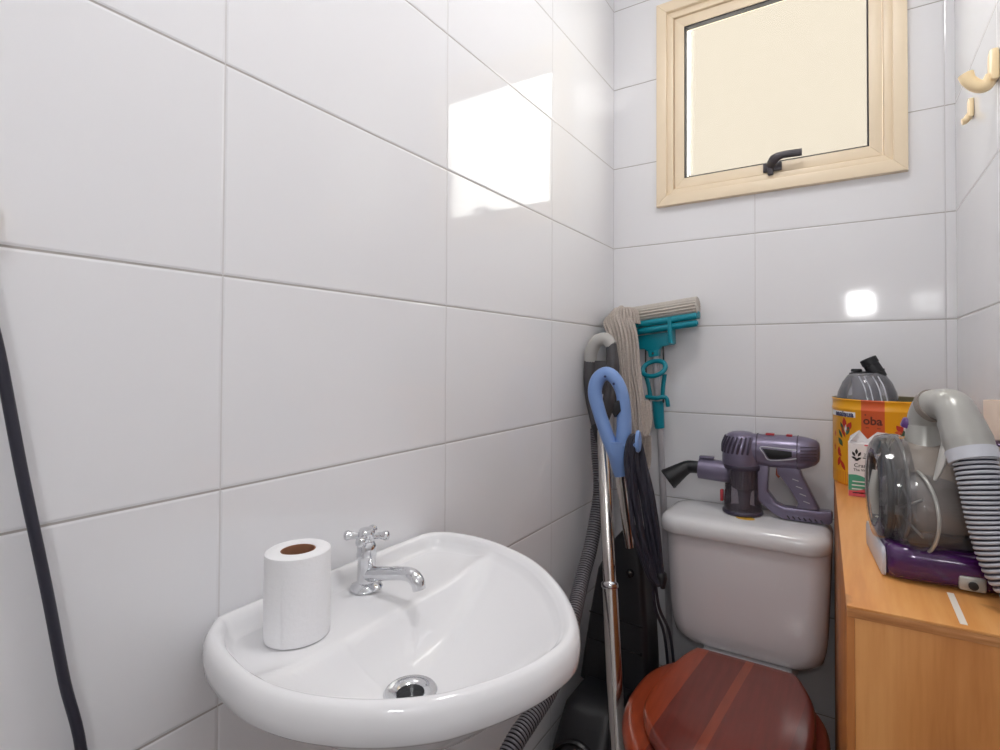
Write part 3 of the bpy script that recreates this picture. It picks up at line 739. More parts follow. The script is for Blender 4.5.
# ------------------------------------------------------------------ drink carton
CY0, CY1 = 1.262, 1.302
KX0, KX1, KZ = -0.001, 0.068, 0.984
ct = thing('drink_carton', ((KX0+KX1)/2, (CY0+CY1)/2, CH), 'small opened white juice carton standing before the yellow tin', 'carton')
b = MB(); x0, x1 = KX0, KX1
bb = [(x0, CY0, CH+.0005), (x1, CY0, CH+.0005), (x1, CY1, CH+.0005), (x0, CY1, CH+.0005), (x0, CY0, KZ), (x1, CY0, KZ), (x1, CY1, KZ), (x0, CY1, KZ)]
b.add(bb, [(3, 2, 1, 0), (0, 1, 5, 4), (1, 2, 6, 5), (2, 3, 7, 6), (3, 0, 4, 7), (4, 5, 6, 7)])
cbod = b.build('carton_body', MT['cartonw'], ct, smooth=False)
b = MB()
xm = (x0+x1)/2
# rear flap folded up in two ears, front fold, and the two side gussets
ear = [(x0+0.001, CY1-0.006, KZ), (x1-0.001, CY1-0.006, KZ), (x1-0.001, CY1-0.009, KZ+0.022), (x1-0.018, CY1-0.010, KZ+0.023), (xm, CY1-0.008, KZ+0.007), (x0+0.020, CY1-0.010, KZ+0.025), (x0+0.004, CY1-0.008, KZ+0.012)]
b.add(ear+[(p[0], p[1]+0.0008, p[2]) for p in ear], [tuple(range(7)), tuple(range(13, 6, -1))]+[(i, (i+1) % 7, (i+1) % 7+7, i+7) for i in range(7)])
b.add([(x0, CY0, KZ), (x0+0.020, CY1-0.010, KZ+0.024), (x0, CY1-0.006, KZ)], [(0, 1, 2)])
b.add([(x1, CY0, KZ), (x1-0.018, CY1-0.010, KZ+0.0225), (x1, CY1-0.006, KZ)], [(0, 2, 1)])
b.build('top_flap', MT['cartonw'], ct, smooth=False)
FY = CY0-0.0005
def cfront(vs, fs, b, x, zz, mi=0): b.add([(x+v[0], FY, zz+v[1]) for v in vs], fs, mi)
b = MB(); n = 16
wave = [(x0+0.0002+(x1-x0-0.0004)*k/n, CH+0.0010+0.043-0.010*math.sin(PI*0.5*k/n)+0.004*math.sin(2*PI*k/n)) for k in range(n+1)]
b.add([(x, FY, zz) for x, zz in wave]+[(x, FY, CH+0.0010) for x, zz in wave], [(k, k+1, n+2+k, n+1+k) for k in range(n)])
b.build('printed_green_field', MT['cartong'], ct, smooth=False)
b = MB(); FY = CY0-0.0009
wave2 = [(x0+0.0002+(x1-x0-0.0004)*k/n, CH+0.0010+0.012+0.018*k/n-0.004*math.sin(2*PI*k/n)) for k in range(n+1)]
b.add([(x, FY, zz) for x, zz in wave2]+[(x, FY, CH+0.0010) for x, zz in wave2], [(k, k+1, n+2+k, n+1+k) for k in range(n)])
b.build('printed_red_field', MT['cartonr'], ct, smooth=False)
b = MB(); b.add([(x0+0.028, FY, KZ-0.0005), (x0+0.062, FY, KZ-0.0005), (x0+0.062, FY, KZ-0.0030), (x0+0.028, FY, KZ-0.0030)], [(0, 1, 2, 3)])
b.build('printed_stripe', MT['cartonr'], ct, smooth=False)
b = MB()
vs, fs = text_geo('Cranberry', 0.0110, 0.0001); cfront(vs, fs, b, x0+0.0330, KZ-0.0435)
vs, fs = text_geo('The Vital Cr', 0.0070, 0.0001); cfront(vs, fs, b, x0+0.0265, KZ-0.0525)
vs, fs = text_geo('2ST', 0.0085); cfront(vs, fs, b, x0+0.0330, KZ-0.0215)
cfront([(-0.009, -0.0010, 0), (0.009, -0.0010, 0), (0.009, 0.0010, 0), (-0.009, 0.0010, 0)], [(0, 1, 2, 3)], b, x0+0.0340, KZ-0.0275)
for dx, dz, l, w, rot in ((0, 0.008, 0.012, 0.0026, 0), (-0.005, 0.003, 0.011, 0.0024, 0.5), (0.005, 0.003, 0.011, 0.0024, -0.5), (-0.004, -0.005, 0.011, 0.0022, 1.1), (0.004, -0.006, 0.010, 0.0022, -1.1), (0, -0.009, 0.008, 0.002, PI/2)):
    vs, fs = leaf(l, w); vs = [(v[0]*math.cos(rot)-v[1]*math.sin(rot), v[0]*math.sin(rot)+v[1]*math.cos(rot), 0) for v in vs]
    cfront(vs, fs, b, x0+0.0145+dx, KZ-0.0235+dz)
b.build('lettering', MT['ink'], ct, smooth=False)
b = MB()
for k, (xx, ww) in enumerate(((0.022, 0.030), (0.024, 0.036), (0.026, 0.040), (0.024, 0.034))):
    cfront([(-ww/2, -0.0012, 0), (ww/2, -0.0012, 0), (ww/2, 0.0012, 0), (-ww/2, 0.0012, 0)], [(0, 1, 2, 3)], b, x0+xx, CH+0.031-0.0075*k)
b.build('printed_lines', MT['pwhite'], ct, smooth=False)

# ------------------------------------------------------------------ purple vacuum on the cabinet
pv = thing('vacuum_cleaner', (0.10, 0.87, CH), 'purple and grey vacuum cleaner with ribbed hose on the plywood cabinet', 'vacuum cleaner')
# base
b = MB(); rings = []
for x, s_ in ((0.030, 0.72), (0.033, 0.88), (0.040, 0.97), (0.060, 1.0), (0.120, 1.0), (0.150, 0.99), (0.163, 0.93), (0.168, 0.80)):
    sec = rrect(-0.078*s_, 0.078*s_, 0.0, 0.045*s_, 0.017*s_, 6)
    rings.append([Vector((x+0.002-yy*0.105, 0.879+yy+(x-0.03)*0.06, CH+0.0008+zz+(0.045*(1-s_)*0.3))) for yy, zz in sec])
b.rings(rings); b.build('base', MT['purple'], pv)
b = MB(); b.prism([(0.0, 0.006), (0.004, 0.002), (0.128, 0.002), (0.134, 0.010), (0.134, 0.030), (0.126, 0.037), (0.006, 0.037), (0.0, 0.031)], -0.002, 0.003, 0.001,
                  frame=lambda v: Vector((0.0385-v.y*0.9-v.x*0.105, 0.813+v.x, CH+v.z)))
b.build('end_trim', MT['ring'], pv)
b = MB(); b.box((0.1240, 0.8062, CH+0.013), (0.026, 0.006, 0.017), 0.004); 
bt = b.build('corner_cap', MT['greypl'], pv)
MB().lathe([(0.0048, 0), (0.0048, 0.0025), (0.003, 0.003)], (0.1245, 0.8034, CH+0.012), (0, -1, 0), 16).build('release_button', MT['blackpl'], bt)
# saddle between base and drum
MB().box((0.112, 0.885, CH+0.052), (0.100, 0.120, 0.018), 0.006).build('saddle', MT['dkgrey'], pv)
# drum
ax = Vector((0.993, 0.12, 0)).normalized(); C0 = Vector((0.050, 0.886, 0.975))
b = MB(); b.lathe([(0.062, 0.004), (0.069, 0.008), (0.071, 0.020), (0.071, 0.095), (0.068, 0.110), (0.058, 0.117)], C0, ax, 48)
b.build('drum', MT['drum'], pv)
b = MB(); b.lathe([(0.074, 0.014), (0.0765, 0.008), (0.0765, -0.004), (0.073, -0.016), (0.064, -0.022), (0.050, -0.022), (0.046, -0.016), (0.044, -0.004)], C0, ax, 56, cap0=False, cap1=False)
bc_ = b.build('clear_bin', MT['clear'], pv)
b = MB(); b.lathe([(0.056, -0.006), (0.056, -0.003), (0.020, -0.001), (0.010, -0.010), (0.009, -0.016)], C0, ax, 40, cap0=False)
b.build('cyclone_plate', MT['dkgrey'], bc_)
u_ = Vector((0, 0, 1)); v_ = ax.cross(u_).normalized()
MB().tube([C0-ax*0.012+(u_*math.cos(2*PI*k/28)+v_*math.sin(2*PI*k/28))*0.0665 for k in range(28)], 0.0042, 10, 2, closed=True).build('gasket', MT['blackpl'], bc_)
MB().tube([C0+ax*0.006+(u_*math.cos(2*PI*k/28)+v_*math.sin(2*PI*k/28))*0.0725 for k in range(28)], 0.0020, 10, 2, closed=True).build('rim_bead', MT['greypl'], bc_)
# round clear side bulge, towards the camera
C1 = Vector((0.0790, 0.846, 0.960))
ax2 = Vector((-0.91, -0.41, 0.02)).normalized()
b = MB(); b.lathe([(0.053, -0.020), (0.0535, 0.010), (0.052, 0.022), (0.046, 0.030), (0.034, 0.033), (0.016, 0.033), (0.011, 0.040), (0.002, 0.041)], C1, ax2, 44, cap0=False)
b.lathe([(0.036, 0.0330), (0.038, 0.0345), (0.040, 0.0325)], C1, ax2, 44, cap0=False, cap1=False)
b.build('clear_bulge', MT['clear'], bc_)
u_ = Vector((0, 0, 1)); v_ = ax2.cross(u_).normalized()
MB().tube([C1+ax2*0.010+(u_*math.cos(2*PI*k/28)+v_*math.sin(2*PI*k/28))*0.0535 for k in range(28)], 0.0022, 10, 2, closed=True).build('bulge_bead', MT['greypl'], bc_)
b = MB()
for k in range(6):
    a = 2*PI*k/6; u = Vector((0, 0, 1)); v = ax2.cross(u).normalized()
    d = u*math.cos(a)+v*math.sin(a)
    b.tube([C1+ax2*0.028+d*0.006, C1+ax2*0.020+d*0.046], 0.0016, 6, 1)
b.lathe([(0.007, 0.010), (0.007, 0.038), (0.005, 0.040)], C1, ax2, 18)
b.build('rotor', MT['greypl'], bc_)
b = MB(); b.tube([C0-ax*0.016+Vector((-0.001, -0.020, 0.028)), C0-ax*0.018+Vector((-0.003, -0.022, 0.0)), C0-ax*0.016+Vector((-0.001, -0.020, -0.030))], 0.006, 10, 4, sx=0.6)
b.build('bin_latch', MT['greypl'], bc_)
# inlet, elbow, collar, hose
MB().lathe([(0.024, 0.0), (0.021, 0.012), (0.0195, 0.030)], (0.0865, 0.886, 1.036), (0, 0, 1), 28).build('inlet', MT['greypl'], pv)
el = MB().tube([(0.0865, 0.886, 1.052), (0.0865, 0.885, 1.073), (0.093, 0.873, 1.0925), (0.105, 0.856, 1.0965), (0.1120, 0.8340, 1.0940), (0.1175, 0.8180, 1.0730)], [0.0180, 0.0185, 0.0195, 0.0205, 0.0212, 0.0218], 28, 8).build('elbow', MT['greypl'], pv)
MB().tube([(0.0925, 0.8745, 1.0915), (0.0965, 0.8675, 1.0955)], [0.0212, 0.0216], 28, 1).build('elbow_seam', MT['drum'], pv)
MB().tube([(0.1155, 0.8220, 1.0810), (0.1210, 0.8100, 1.0590), (0.1235, 0.8040, 1.0470)], [0.0228, 0.0250, 0.0240], 28, 6).build('hose_cuff', MT['greypl'], pv)
MB().tube([(0.1233, 0.8045, 1.0475), (0.1260, 0.7990, 1.0350)], [0.0255, 0.0250], 28, 1).build('cuff_ring', MT['ring'], pv)
MB().box((0.070, 0.886, 1.067), (0.016, 0.016, 0.014), 0.003, Matrix.Rotation(0.35, 3, 'Y')).build('release_catch', MT['purplelt'], pv)
MB().tube([(0.103, 0.825, 1.062), (0.100, 0.815, 1.045), (0.095, 0.808, 1.025), (0.089, 0.804, 1.008)], [0.005, 0.009, 0.008, 0.003], 12, 6, sx=0.45, up=(1, 0.3, 0)).build('lever', MT['ltgrey'], pv)
def ribbed(pts, r, pitch, depth, seg=20):
    Q, _ = catmull([Vector(p) for p in pts], [0]*len(pts), 40)
    L_ = [0]
    for i in range(len(Q)-1): L_.append(L_[-1]+(Q[i+1]-Q[i]).length)
    tot = L_[-1]; n = int(tot/pitch)*5; path = []; j = 0; rad = []
    for k in range(n+1):
        d = tot*k/n
        while j < len(L_)-2 and L_[j+1] < d: j += 1
        t = (d-L_[j])/max(1e-9, L_[j+1]-L_[j]); path.append(Q[j].lerp(Q[j+1], t))
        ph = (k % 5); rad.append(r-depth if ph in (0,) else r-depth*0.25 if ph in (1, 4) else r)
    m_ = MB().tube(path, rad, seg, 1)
    m_.m = [1 if f < n*seg and (f//seg) % 5 in (0, 4) else 0 for f in range(len(m_.m))]       # the grooves take the darker material
    return m_
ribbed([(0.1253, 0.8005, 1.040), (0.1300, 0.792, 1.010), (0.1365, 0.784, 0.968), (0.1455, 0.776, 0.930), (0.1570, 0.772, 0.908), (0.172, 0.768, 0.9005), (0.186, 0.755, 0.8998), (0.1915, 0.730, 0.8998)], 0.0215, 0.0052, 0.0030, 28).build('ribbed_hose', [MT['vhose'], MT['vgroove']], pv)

# ------------------------------------------------------------------ cup on a small wall shelf
sh = MB().box((0.1935, 1.0, 1.0365), (0.041, 0.075, 0.005), 0.0015).build('wall_shelf', MT['purple'])
tag(sh, 'small dark purple shelf on the right wall under the cream cup', 'shelf')
cu = MB().lathe([(0.0185, 0.0), (0.0205, 0.002), (0.0222, 0.055), (0.0218, 0.0565), (0.0205, 0.055), (0.0190, 0.004), (0.001, 0.003)], (0.1900, 1.0, 1.0395), seg=40, cap1=False).build('cup', MT['cup'])
tag(cu, 'cream plastic cup by the right wall behind the vacuum hose', 'cup')

# ------------------------------------------------------------------ wall hooks
def hook(y, zz, arm, label):
    h = thing('wall_hook', (XR, y, zz), label, 'hook', 'cream hooks on the right wall')
    k = 1.0 if arm == 1 else 0.72
    b = MB(); b.prism([(x*k, zz_*k) for x, zz_ in ((-0.015, -0.026), (0.015, -0.026), (0.016, 0.012), (0.012, 0.025), (0.0, 0.029), (-0.012, 0.025), (-0.016, 0.012))], -0.011*k, 0.0, 0.003*k, frame=lambda v: Vector((XR-0.0005+v.y, y+v.x, zz+v.z)))
    b.build('back_plate', MT['cream_pl'], h)
    b = MB()
    if arm == 1:
        b.tube([(XR-0.008, y, zz-0.014), (XR-0.015, y+0.002, zz-0.028), (XR-0.026, y+0.004, zz-0.026), (XR-0.037, y+0.006, zz-0.013), (XR-0.041, y+0.007, zz-0.001)], [0.009, 0.0105, 0.0105, 0.0105, 0.0115], 14, 6, sx=0.8)
        b.build('arm', MT['cream_pl'], h)
    else:
        b.tube([(XR-0.005, y, zz-0.010), (XR-0.012, y, zz-0.022), (XR-0.018, y, zz-0.024)], [0.007, 0.008, 0.0075], 12, 5, sx=0.8)
        plabel(b.build('arm', MT['cream_pl'], h), 'short stub of an arm')
    return h
hook(1.143, 1.643, 1, 'cream plastic wall hook with a long upturned arm')
hook(1.345, 1.655, 0, 'smaller cream wall hook with a short stubby arm')

# ------------------------------------------------------------------ string mop, upside down in the corner
sm = thing('string_mop', (-0.50, 1.47, 0), 'grey string mop leaning head-up in the tiled corner', 'mop')
MB().tube([(-0.545, 1.475, 0.0), (-0.553, 1.462, 0.7), (-0.556, 1.446, 1.27)], 0.0105, 14, 4).build('pole', MT['pole'], sm)
MB().tube([(-0.555, 1.448, 1.20), (-0.556, 1.446, 1.262)], [0.015, 0.017], 18, 1).build('socket', MT['ltgrey'], sm)
b = MB(); rnd = random.Random(3)
top = Vector((-0.556, 1.446, 1.286))
def strand(k, n, lay):
    f = (k+0.5)/n; a = (f-0.5)
    w = lambda: rnd.uniform(-1, 1)*0.0032
    fr = -0.018*lay-0.010*math.cos(a*PI)+rnd.uniform(-.003, .003)
    t0 = top+Vector((-0.012+0.024*f, -0.012+fr*0.3, 0.012+0.006*math.cos(a*PI*2)+rnd.uniform(-.003, .003)))
    p1 = top+Vector((-0.006+a*0.085, fr*0.9-0.014, -0.008-abs(a)*0.03))
    p2 = Vector((-0.583+0.084*f+w(), top.y+fr-0.030, 1.215+rnd.uniform(-.006, .006)))
    p3 = Vector((-0.574+0.086*f+w(), top.y+fr-0.040, 1.130))
    p4 = Vector((-0.556+0.080*f+w(), top.y+fr-0.044, 1.040))
    p5 = Vector((-0.542+0.070*f+w(), top.y+fr-0.044, 0.970-0.02*(f-0.5)+rnd.uniform(-.016, .010)))
    back = [p5+Vector((0.004, 0.010, -0.010)), p5+Vector((0.010, 0.018, 0.02)), p4+Vector((0.007, 0.022, 0))]
    b.tube([top+Vector((0, 0.006, -0.004)), t0, p1, p2, p3, p4, p5]+back, 0.0034*rnd.uniform(0.85, 1.15), 8, 5)
for lay, n in ((1.0, 13), (0.5, 14), (0.0, 14)):
    for k in range(n): strand(k, n, lay)
for k in range(24):                                             # the tuft that gathers over the crown
    a = 2*PI*k/24; d = Vector((math.cos(a), math.sin(a), 0))
    b.tube([top+d*0.006+Vector((0, 0, -0.002)), top+d*0.017+Vector((0, 0, 0.014)), top+d*0.034+Vector((0.004, 0, 0.005)), top+d*0.041+Vector((0.005, 0, -0.03))], 0.004, 7, 5)
b.build('mop_yarn', MT['yarn'], sm)['kind'] = 'stuff'
b = MB()
for k in range(16):                                             # lower bunch behind the blue handle
    f = k/15; x = -0.538+0.048*f
    b.tube([(x+0.006, 1.448, 0.985), (x+0.002, 1.432, 0.93), (x+0.002*math.sin(k), 1.430, 0.88), (x+0.008, 1.436, 0.842+0.012*math.sin(k*1.7)), (x+0.012, 1.446, 0.875), (x+0.010, 1.450, 0.94)], 0.0046, 7, 5)
b.build('yarn_tail', MT['yarn'], sm)['kind'] = 'stuff'

# ------------------------------------------------------------------ sponge mop
sp = thing('sponge_mop', (-0.44, 1.505, 0), 'teal squeeze mop with grey sponge head leaning on the back wall', 'mop')
SO = Vector((-0.480, 1.500, 1.178)); tilt = math.radians(6.5)
su = Vector((math.cos(tilt), 0, math.sin(tilt))); sv = Vector((-math.sin(tilt)*0.35, 0, 1)).normalized()
def sf(u, y, v): return SO+su*u+sv*v+Vector((0, y, 0))
def sframe(v): return sf(v.x, v.y, v.z)
b = MB(); sec = []
nrib = 18
for u in (-0.128, -0.126, 0.126, 0.128):
    e = 0.9 if abs(u) > 0.127 else 1.0
    sec.append([sf(u, e*(0.030*math.cos(a))*(1+0.060*math.cos(nrib*a)), 0.112+e*0.024*math.sin(a)*(1+0.09*math.cos(nrib*a))) for a in (2*PI*k/132 for k in range(132))])
b.rings(sec); b.build('sponge', MT['sponge'], sp)
b = MB()
b.prism([(-0.130, 0.076), (0.128, 0.076), (0.131, 0.080), (0.131, 0.094), (0.126, 0.098), (-0.130, 0.098)], -0.012, 0.012, 0.003, frame=sframe)
b.build('sponge_holder', MT['teal'], sp)
for v0, yy in ((0.078, -0.022), (0.058, -0.020)):
    b = MB(); b.tube([sf(-0.128, yy, v0+0.004), sf(0.128, yy, v0+0.004)], 0.0095, 16, 1)
    b.tube([sf(0.128, yy, v0+0.004), sf(0.131, yy, v0+0.004)], 0.0055, 12, 1)
    b.build('squeeze_roller', MT['teal'], sp)
b = MB()
b.prism([(-0.060, 0.012), (-0.030, 0.010), (-0.020, 0.002), (0.016, 0.002), (0.022, 0.010), (0.056, 0.012), (0.058, 0.016), (0.058, 0.050), (-0.062, 0.050)], -0.012, 0.010, 0.003, frame=sframe)
b.prism([(0.048, 0.014), (0.060, 0.014), (0.060, 0.090), (0.048, 0.090)], -0.034, 0.010, 0.003, frame=sframe)
b.prism([(-0.070, 0.014), (-0.058, 0.014), (-0.058, 0.090), (-0.070, 0.090)], -0.034, 0.010, 0.003, frame=sframe)
b.prism([(-0.017, -0.016), (0.013, -0.016), (0.015, 0.004), (-0.019, 0.004)], -0.013, 0.012, 0.004, frame=sframe)
b.build('yoke', MT['teal'], sp)
MB().lathe([(0.0035, 0.0), (0.0030, 0.002)], sf(-0.002, -0.0135, -0.006), (0, -1, 0), 12).build('rivet', MT['steel'], sp)
pp = [(-0.4805, 1.502, 1.172), (-0.476, 1.505, 1.06), (-0.468, 1.512, 0.93), (-0.462, 1.520, 0.75), (-0.450, 1.530, 0.45), (-0.440, 1.533, 0.0)]
MB().tube(pp, 0.0095, 16, 4).build('pole', MT['pole'], sp)
for dx0, dx1 in ((-0.028, -0.020), (0.024, 0.020)):
    MB().tube([(-0.479+dx0, 1.496, 1.196), (-0.477+dx0, 1.494, 1.12), (-0.474+dx1, 1.494, 1.03)], 0.0024, 8, 3).build('pull_rod', MT['blackpl'], sp)
# ring lever around the pole and the sliding grip
b = MB()
ringp = []
for k in range(20):
    a = 2*PI*k/20; ringp.append((-0.477+0.0335*math.cos(a), 1.480+0.012*math.sin(a), 1.128+0.0215*math.sin(a)+0.004*math.cos(a)))
b.tube(ringp, 0.0068, 10, 2, closed=True)
b.tube([(-0.503, 1.487, 1.108), (-0.496, 1.492, 1.075), (-0.492, 1.494, 1.045)], [0.0065, 0.006, 0.0065], 10, 4)
b.tube([(-0.448, 1.487, 1.112), (-0.454, 1.492, 1.075), (-0.456, 1.494, 1.045)], [0.0065, 0.006, 0.0065], 10, 4)
b.tube([(-0.504, 1.490, 1.046), (-0.474, 1.486, 1.043), (-0.446, 1.490, 1.046), (-0.440, 1.494, 1.020)], 0.0062, 10, 4)
b.build('lever_handle', MT['teal'], sp)
MB().tube([(-0.4745, 1.507, 1.034), (-0.4735, 1.508, 1.015), (-0.471, 1.510, 0.970), (-0.4695, 1.511, 0.955)], [0.0165, 0.0165, 0.0150, 0.0135], 20, 3).build('grip_sleeve', MT['teal'], sp)

# ------------------------------------------------------------------ vacuum wand with grey grip and ribbed hose
wd = thing('vacuum_wand', (-0.40, 1.03, 0), 'chrome vacuum tube with grey grip and dark ribbed hose leaning beside the basin', 'vacuum part')
W0 = Vector((-0.558, 1.303, 0.965)); W1 = Vector((-0.385, 1.017, 0.035))
def wp(t): return W0.lerp(W1, t)
MB().tube([wp(0.0), wp(0.40)], 0.0165, 24, 1).build('upper_tube', MT['steel'], wd)
MB().tube([wp(0.380), wp(0.985)], 0.0188, 24, 1).build('lower_tube', MT['steel'], wd)
MB().tube([wp(0.372), wp(0.376), wp(0.384), wp(0.388)], [0.0190, 0.0215, 0.0215, 0.0190], 24, 1).build('collar', MT['chrome'], wd)
MB().box((-0.372, 1.000, 0.022), (0.16, 0.075, 0.040), 0.012, Matrix.Rotation(0.5, 3, 'Z')).build('floor_nozzle', MT['blackpl'], wd)
MB().tube([(-0.605, 1.325, 1.150), (-0.600, 1.320, 1.176), (-0.583, 1.318, 1.202), (-0.556, 1.316, 1.208), (-0.538, 1.315, 1.190)], [0.0175, 0.0180, 0.0180, 0.017, 0.015], 18, 8).build('grip_top', MT['ltgrey'], wd)
b = MB(); b.tube([(-0.605, 1.325, 1.158), (-0.606, 1.325, 1.100), (-0.602, 1.325, 1.050), (-0.592, 1.322, 1.005), (-0.580, 1.316, 0.970)], [0.0172, 0.0178, 0.0170, 0.0155, 0.0150], 16, 6)
b.tube([(-0.540, 1.315, 1.195), (-0.536, 1.315, 1.13), (-0.545, 1.318, 1.05), (-0.565, 1.318, 0.985)], [0.0140, 0.018, 0.018, 0.014], 16, 6)
b.prism([(-0.596, 1.150), (-0.545, 1.150), (-0.545, 1.060), (-0.585, 1.060)], 1.318, 1.330, 0.002)
b.build('grip_body', MT['dkgrey'], wd)
MB().tube([(-0.578, 1.315, 0.978), (-0.560, 1.306, 0.935)], [0.0195, 0.0190], 18, 1).build('grip_cuff', MT['blackpl'], wd)
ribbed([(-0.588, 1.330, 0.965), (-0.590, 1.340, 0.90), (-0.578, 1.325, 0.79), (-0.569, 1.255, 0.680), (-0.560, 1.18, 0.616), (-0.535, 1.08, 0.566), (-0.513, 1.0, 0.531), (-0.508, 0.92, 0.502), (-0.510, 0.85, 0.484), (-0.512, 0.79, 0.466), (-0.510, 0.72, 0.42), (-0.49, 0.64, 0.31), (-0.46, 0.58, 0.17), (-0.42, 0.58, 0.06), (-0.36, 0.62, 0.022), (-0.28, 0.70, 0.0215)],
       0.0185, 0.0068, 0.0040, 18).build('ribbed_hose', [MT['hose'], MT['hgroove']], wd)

# ------------------------------------------------------------------ upright vacuum with blue handle
uv = thing('upright_vacuum', (-0.52, 1.20, 0), 'black upright vacuum with a blue loop handle in the left corner', 'vacuum cleaner')
b = MB(); UY = 1.205
b.tube([(-0.487, UY+.004, 0.925), (-0.505, UY, 0.968), (-0.523, UY-.004, 1.020), (-0.535, UY-.006, 1.070), (-0.528, UY-.004, 1.104), (-0.507, UY, 1.119), (-0.484, UY, 1.106), (-0.468, UY+.004, 1.070), (-0.465, UY+.008, 1.020), (-0.466, UY+.008, 0.965), (-0.474, UY+.006, 0.925)],
       [0.017, 0.017, 0.0165, 0.0175, 0.018, 0.017, 0.0155, 0.0150, 0.0175, 0.0185, 0.016], 18, 8)
b.tube([(-0.481, UY+.004, 0.955), (-0.480, UY+.006, 0.920), (-0.479, UY+.012, 0.885), (-0.477, UY+.014, 0.870)], [0.026, 0.024, 0.017, 0.0145], 20, 5, sx=0.75, up=(0, 1, 0))
hd = b.build('loop_handle', MT['blue'], uv)
b = MB(); b.prism([(-0.482, 1.052), (-0.470, 1.056), (-0.466, 1.030), (-0.482, 1.014), (-0.489, 1.026)], UY-0.012, UY+0.004, 0.002)
b.build('switch', MT['blackpl'], hd)
for x, zz in ((-0.504, 1.112), (-0.482, 1.095)): MB().lathe([(0.0032, 0), (0.0025, 0.002)], (x, UY-0.0165, zz), (0, -1, 0), 10).build('screw', MT['pblue'], hd)
b = MB(); b.tube([(-0.474, UY+.004, 0.945), (-0.450, UY-.004, 0.950), (-0.428, UY-.012, 0.953)], [0.008, 0.007, 0.006], 10, 4)
b.lathe([(0.022, -0.004), (0.023, 0.0), (0.020, 0.004)], (0, 0, 0), (1, 0, 0), 20)
vv = b.v
for i in range(len(vv)-60, len(vv)):
    x, y, zz = vv[i]; vv[i] = (x-0.421, y*0.55+UY-0.014, zz*1.15+0.962)
b.build('cord_hook', MT['blue'], uv)
MB().tube([(-0.478, UY+.014, 0.885), (-0.4665, 1.258, 0.690)], 0.0125, 18, 1).build('pole', MT['steel'], uv)
# body: tapered rear housing leaning on the corner
b = MB(); rings = []
for zz, xa, xb, ya, yb in ((0.722, -0.492, -0.450, 1.262, 1.330), (0.700, -0.510, -0.441, 1.256, 1.335), (0.62, -0.553, -0.431, 1.250, 1.340), (0.50, -0.574, -0.4215, 1.246, 1.345), (0.40, -0.588, -0.4165, 1.240, 1.345), (0.34, -0.596, -0.4165, 1.236, 1.345)):
    rings.append([Vector((x, y, zz)) for x, y in rrect(xa, xb, ya, yb, 0.016, 5)])
b.rings(rings); bd = b.build('body', MT['blackpl'], uv)
b = MB()
for zz, y0 in ((0.51, 1.246), (0.445, 1.242)):
    b.tube([(-0.570, y0-0.0005, zz), (-0.430, y0-0.0005, zz-0.006)], 0.0016, 6, 1)
b.build('body_groove', MT['blackgl'], bd)
MB().lathe([(0.010, 0), (0.009, 0.010), (0.006, 0.012)], (-0.462, 1.250, 0.628), (0, -1, 0), 14).build('knob', MT['blackgl'], bd)
MB().lathe([(0.0035, 0), (0.003, 0.003)], (-0.432, 1.243, 0.44), (0, -1, 0), 10).build('screw', MT['blackgl'], bd)
# hood and foot
b = MB(); rings = []
for zz, xa, xb, ya, yb in ((0.352, -0.572, -0.456, 1.150, 1.335), (0.335, -0.584, -0.452, 1.120, 1.34), (0.27, -0.590, -0.452, 1.070, 1.34), (0.18, -0.596, -0.454, 1.040, 1.34), (0.06, -0.600, -0.454, 1.01, 1.34), (0.0, -0.600, -0.454, 1.00, 1.34)):
    rings.append([Vector((x, y, zz)) for x, y in rrect(xa, xb, ya, yb, 0.030, 6)])
b.rings(rings); ft = b.build('floor_head', MT['blackpl'], uv)
nd = Vector((0.15, -0.90, 0.42)).normalized()
b = MB(); b.lathe([(0.055, -0.012), (0.055, 0.006), (0.050, 0.010), (0.047, 0.002), (0.030, 0.010), (0.003, 0.014)], (-0.522, 1.050, 0.255), nd, 32)
b.build('motor_cap', MT['blackgl'], ft)
# lower cord hook and the wound cord
MB().tube([(-0.422, 1.262, 0.655), (-0.400, 1.245, 0.648), (-0.376, 1.226, 0.646), (-0.373, 1.222, 0.620)], [0.009, 0.011, 0.013, 0.005], 12, 4).build('lower_hook', MT['blackpl'], uv)
rnd = random.Random(11); b = MB()
for k in range(11):
    o = k/10-0.5; j = lambda s_: rnd.uniform(-s_, s_)
    xt = -0.434+o*0.012; zt = 0.958+0.008*math.cos(k); sp_ = 0.35+0.65*abs(2*o)
    L1 = [(xt-0.005, UY-0.010+j(.004), zt), (xt-0.011*sp_+o*0.008, UY-0.008+j(.006), zt-0.05), (-0.430-0.012*sp_+o*0.016, UY-0.006+j(.010), 0.84+j(.01)), (-0.415-0.012*sp_+o*0.022, UY+0.002+j(.010), 0.74), (-0.400+o*0.018, UY+0.010+j(.006), 0.655+j(.006)),
          (-0.388+o*0.012, UY+0.014, 0.632+j(.006)), (-0.380+o*0.012, UY+0.020+j(.004), 0.648), (-0.397+0.008*sp_+o*0.014, UY+0.016+j(.010), 0.74), (-0.412+0.008*sp_+o*0.016, UY+0.012+j(.010), 0.84), (-0.424+0.004*sp_+o*0.012, UY+0.006, 0.92), (xt+0.006, UY+0.002, zt+0.004)]
    b.tube(L1, 0.0047, 9, 5, closed=True)
for k in range(6):
    o = k/5-0.5; j = lambda s_: rnd.uniform(-s_, s_)
    b.tube([(-0.436+o*0.010, UY-0.004+j(.003), 0.962), (-0.434+o*0.020, UY-0.002+j(.006), 0.90), (-0.424+o*0.026, UY+0.004+j(.008), 0.82+j(.01)), (-0.409+o*0.024, UY+0.010+j(.008), 0.73+j(.01)), (-0.390+o*0.012, UY+0.018+j(.003), 0.645+j(.006))], 0.0047, 9, 6)
b.build('cord_bundle', MT['cord'], uv)
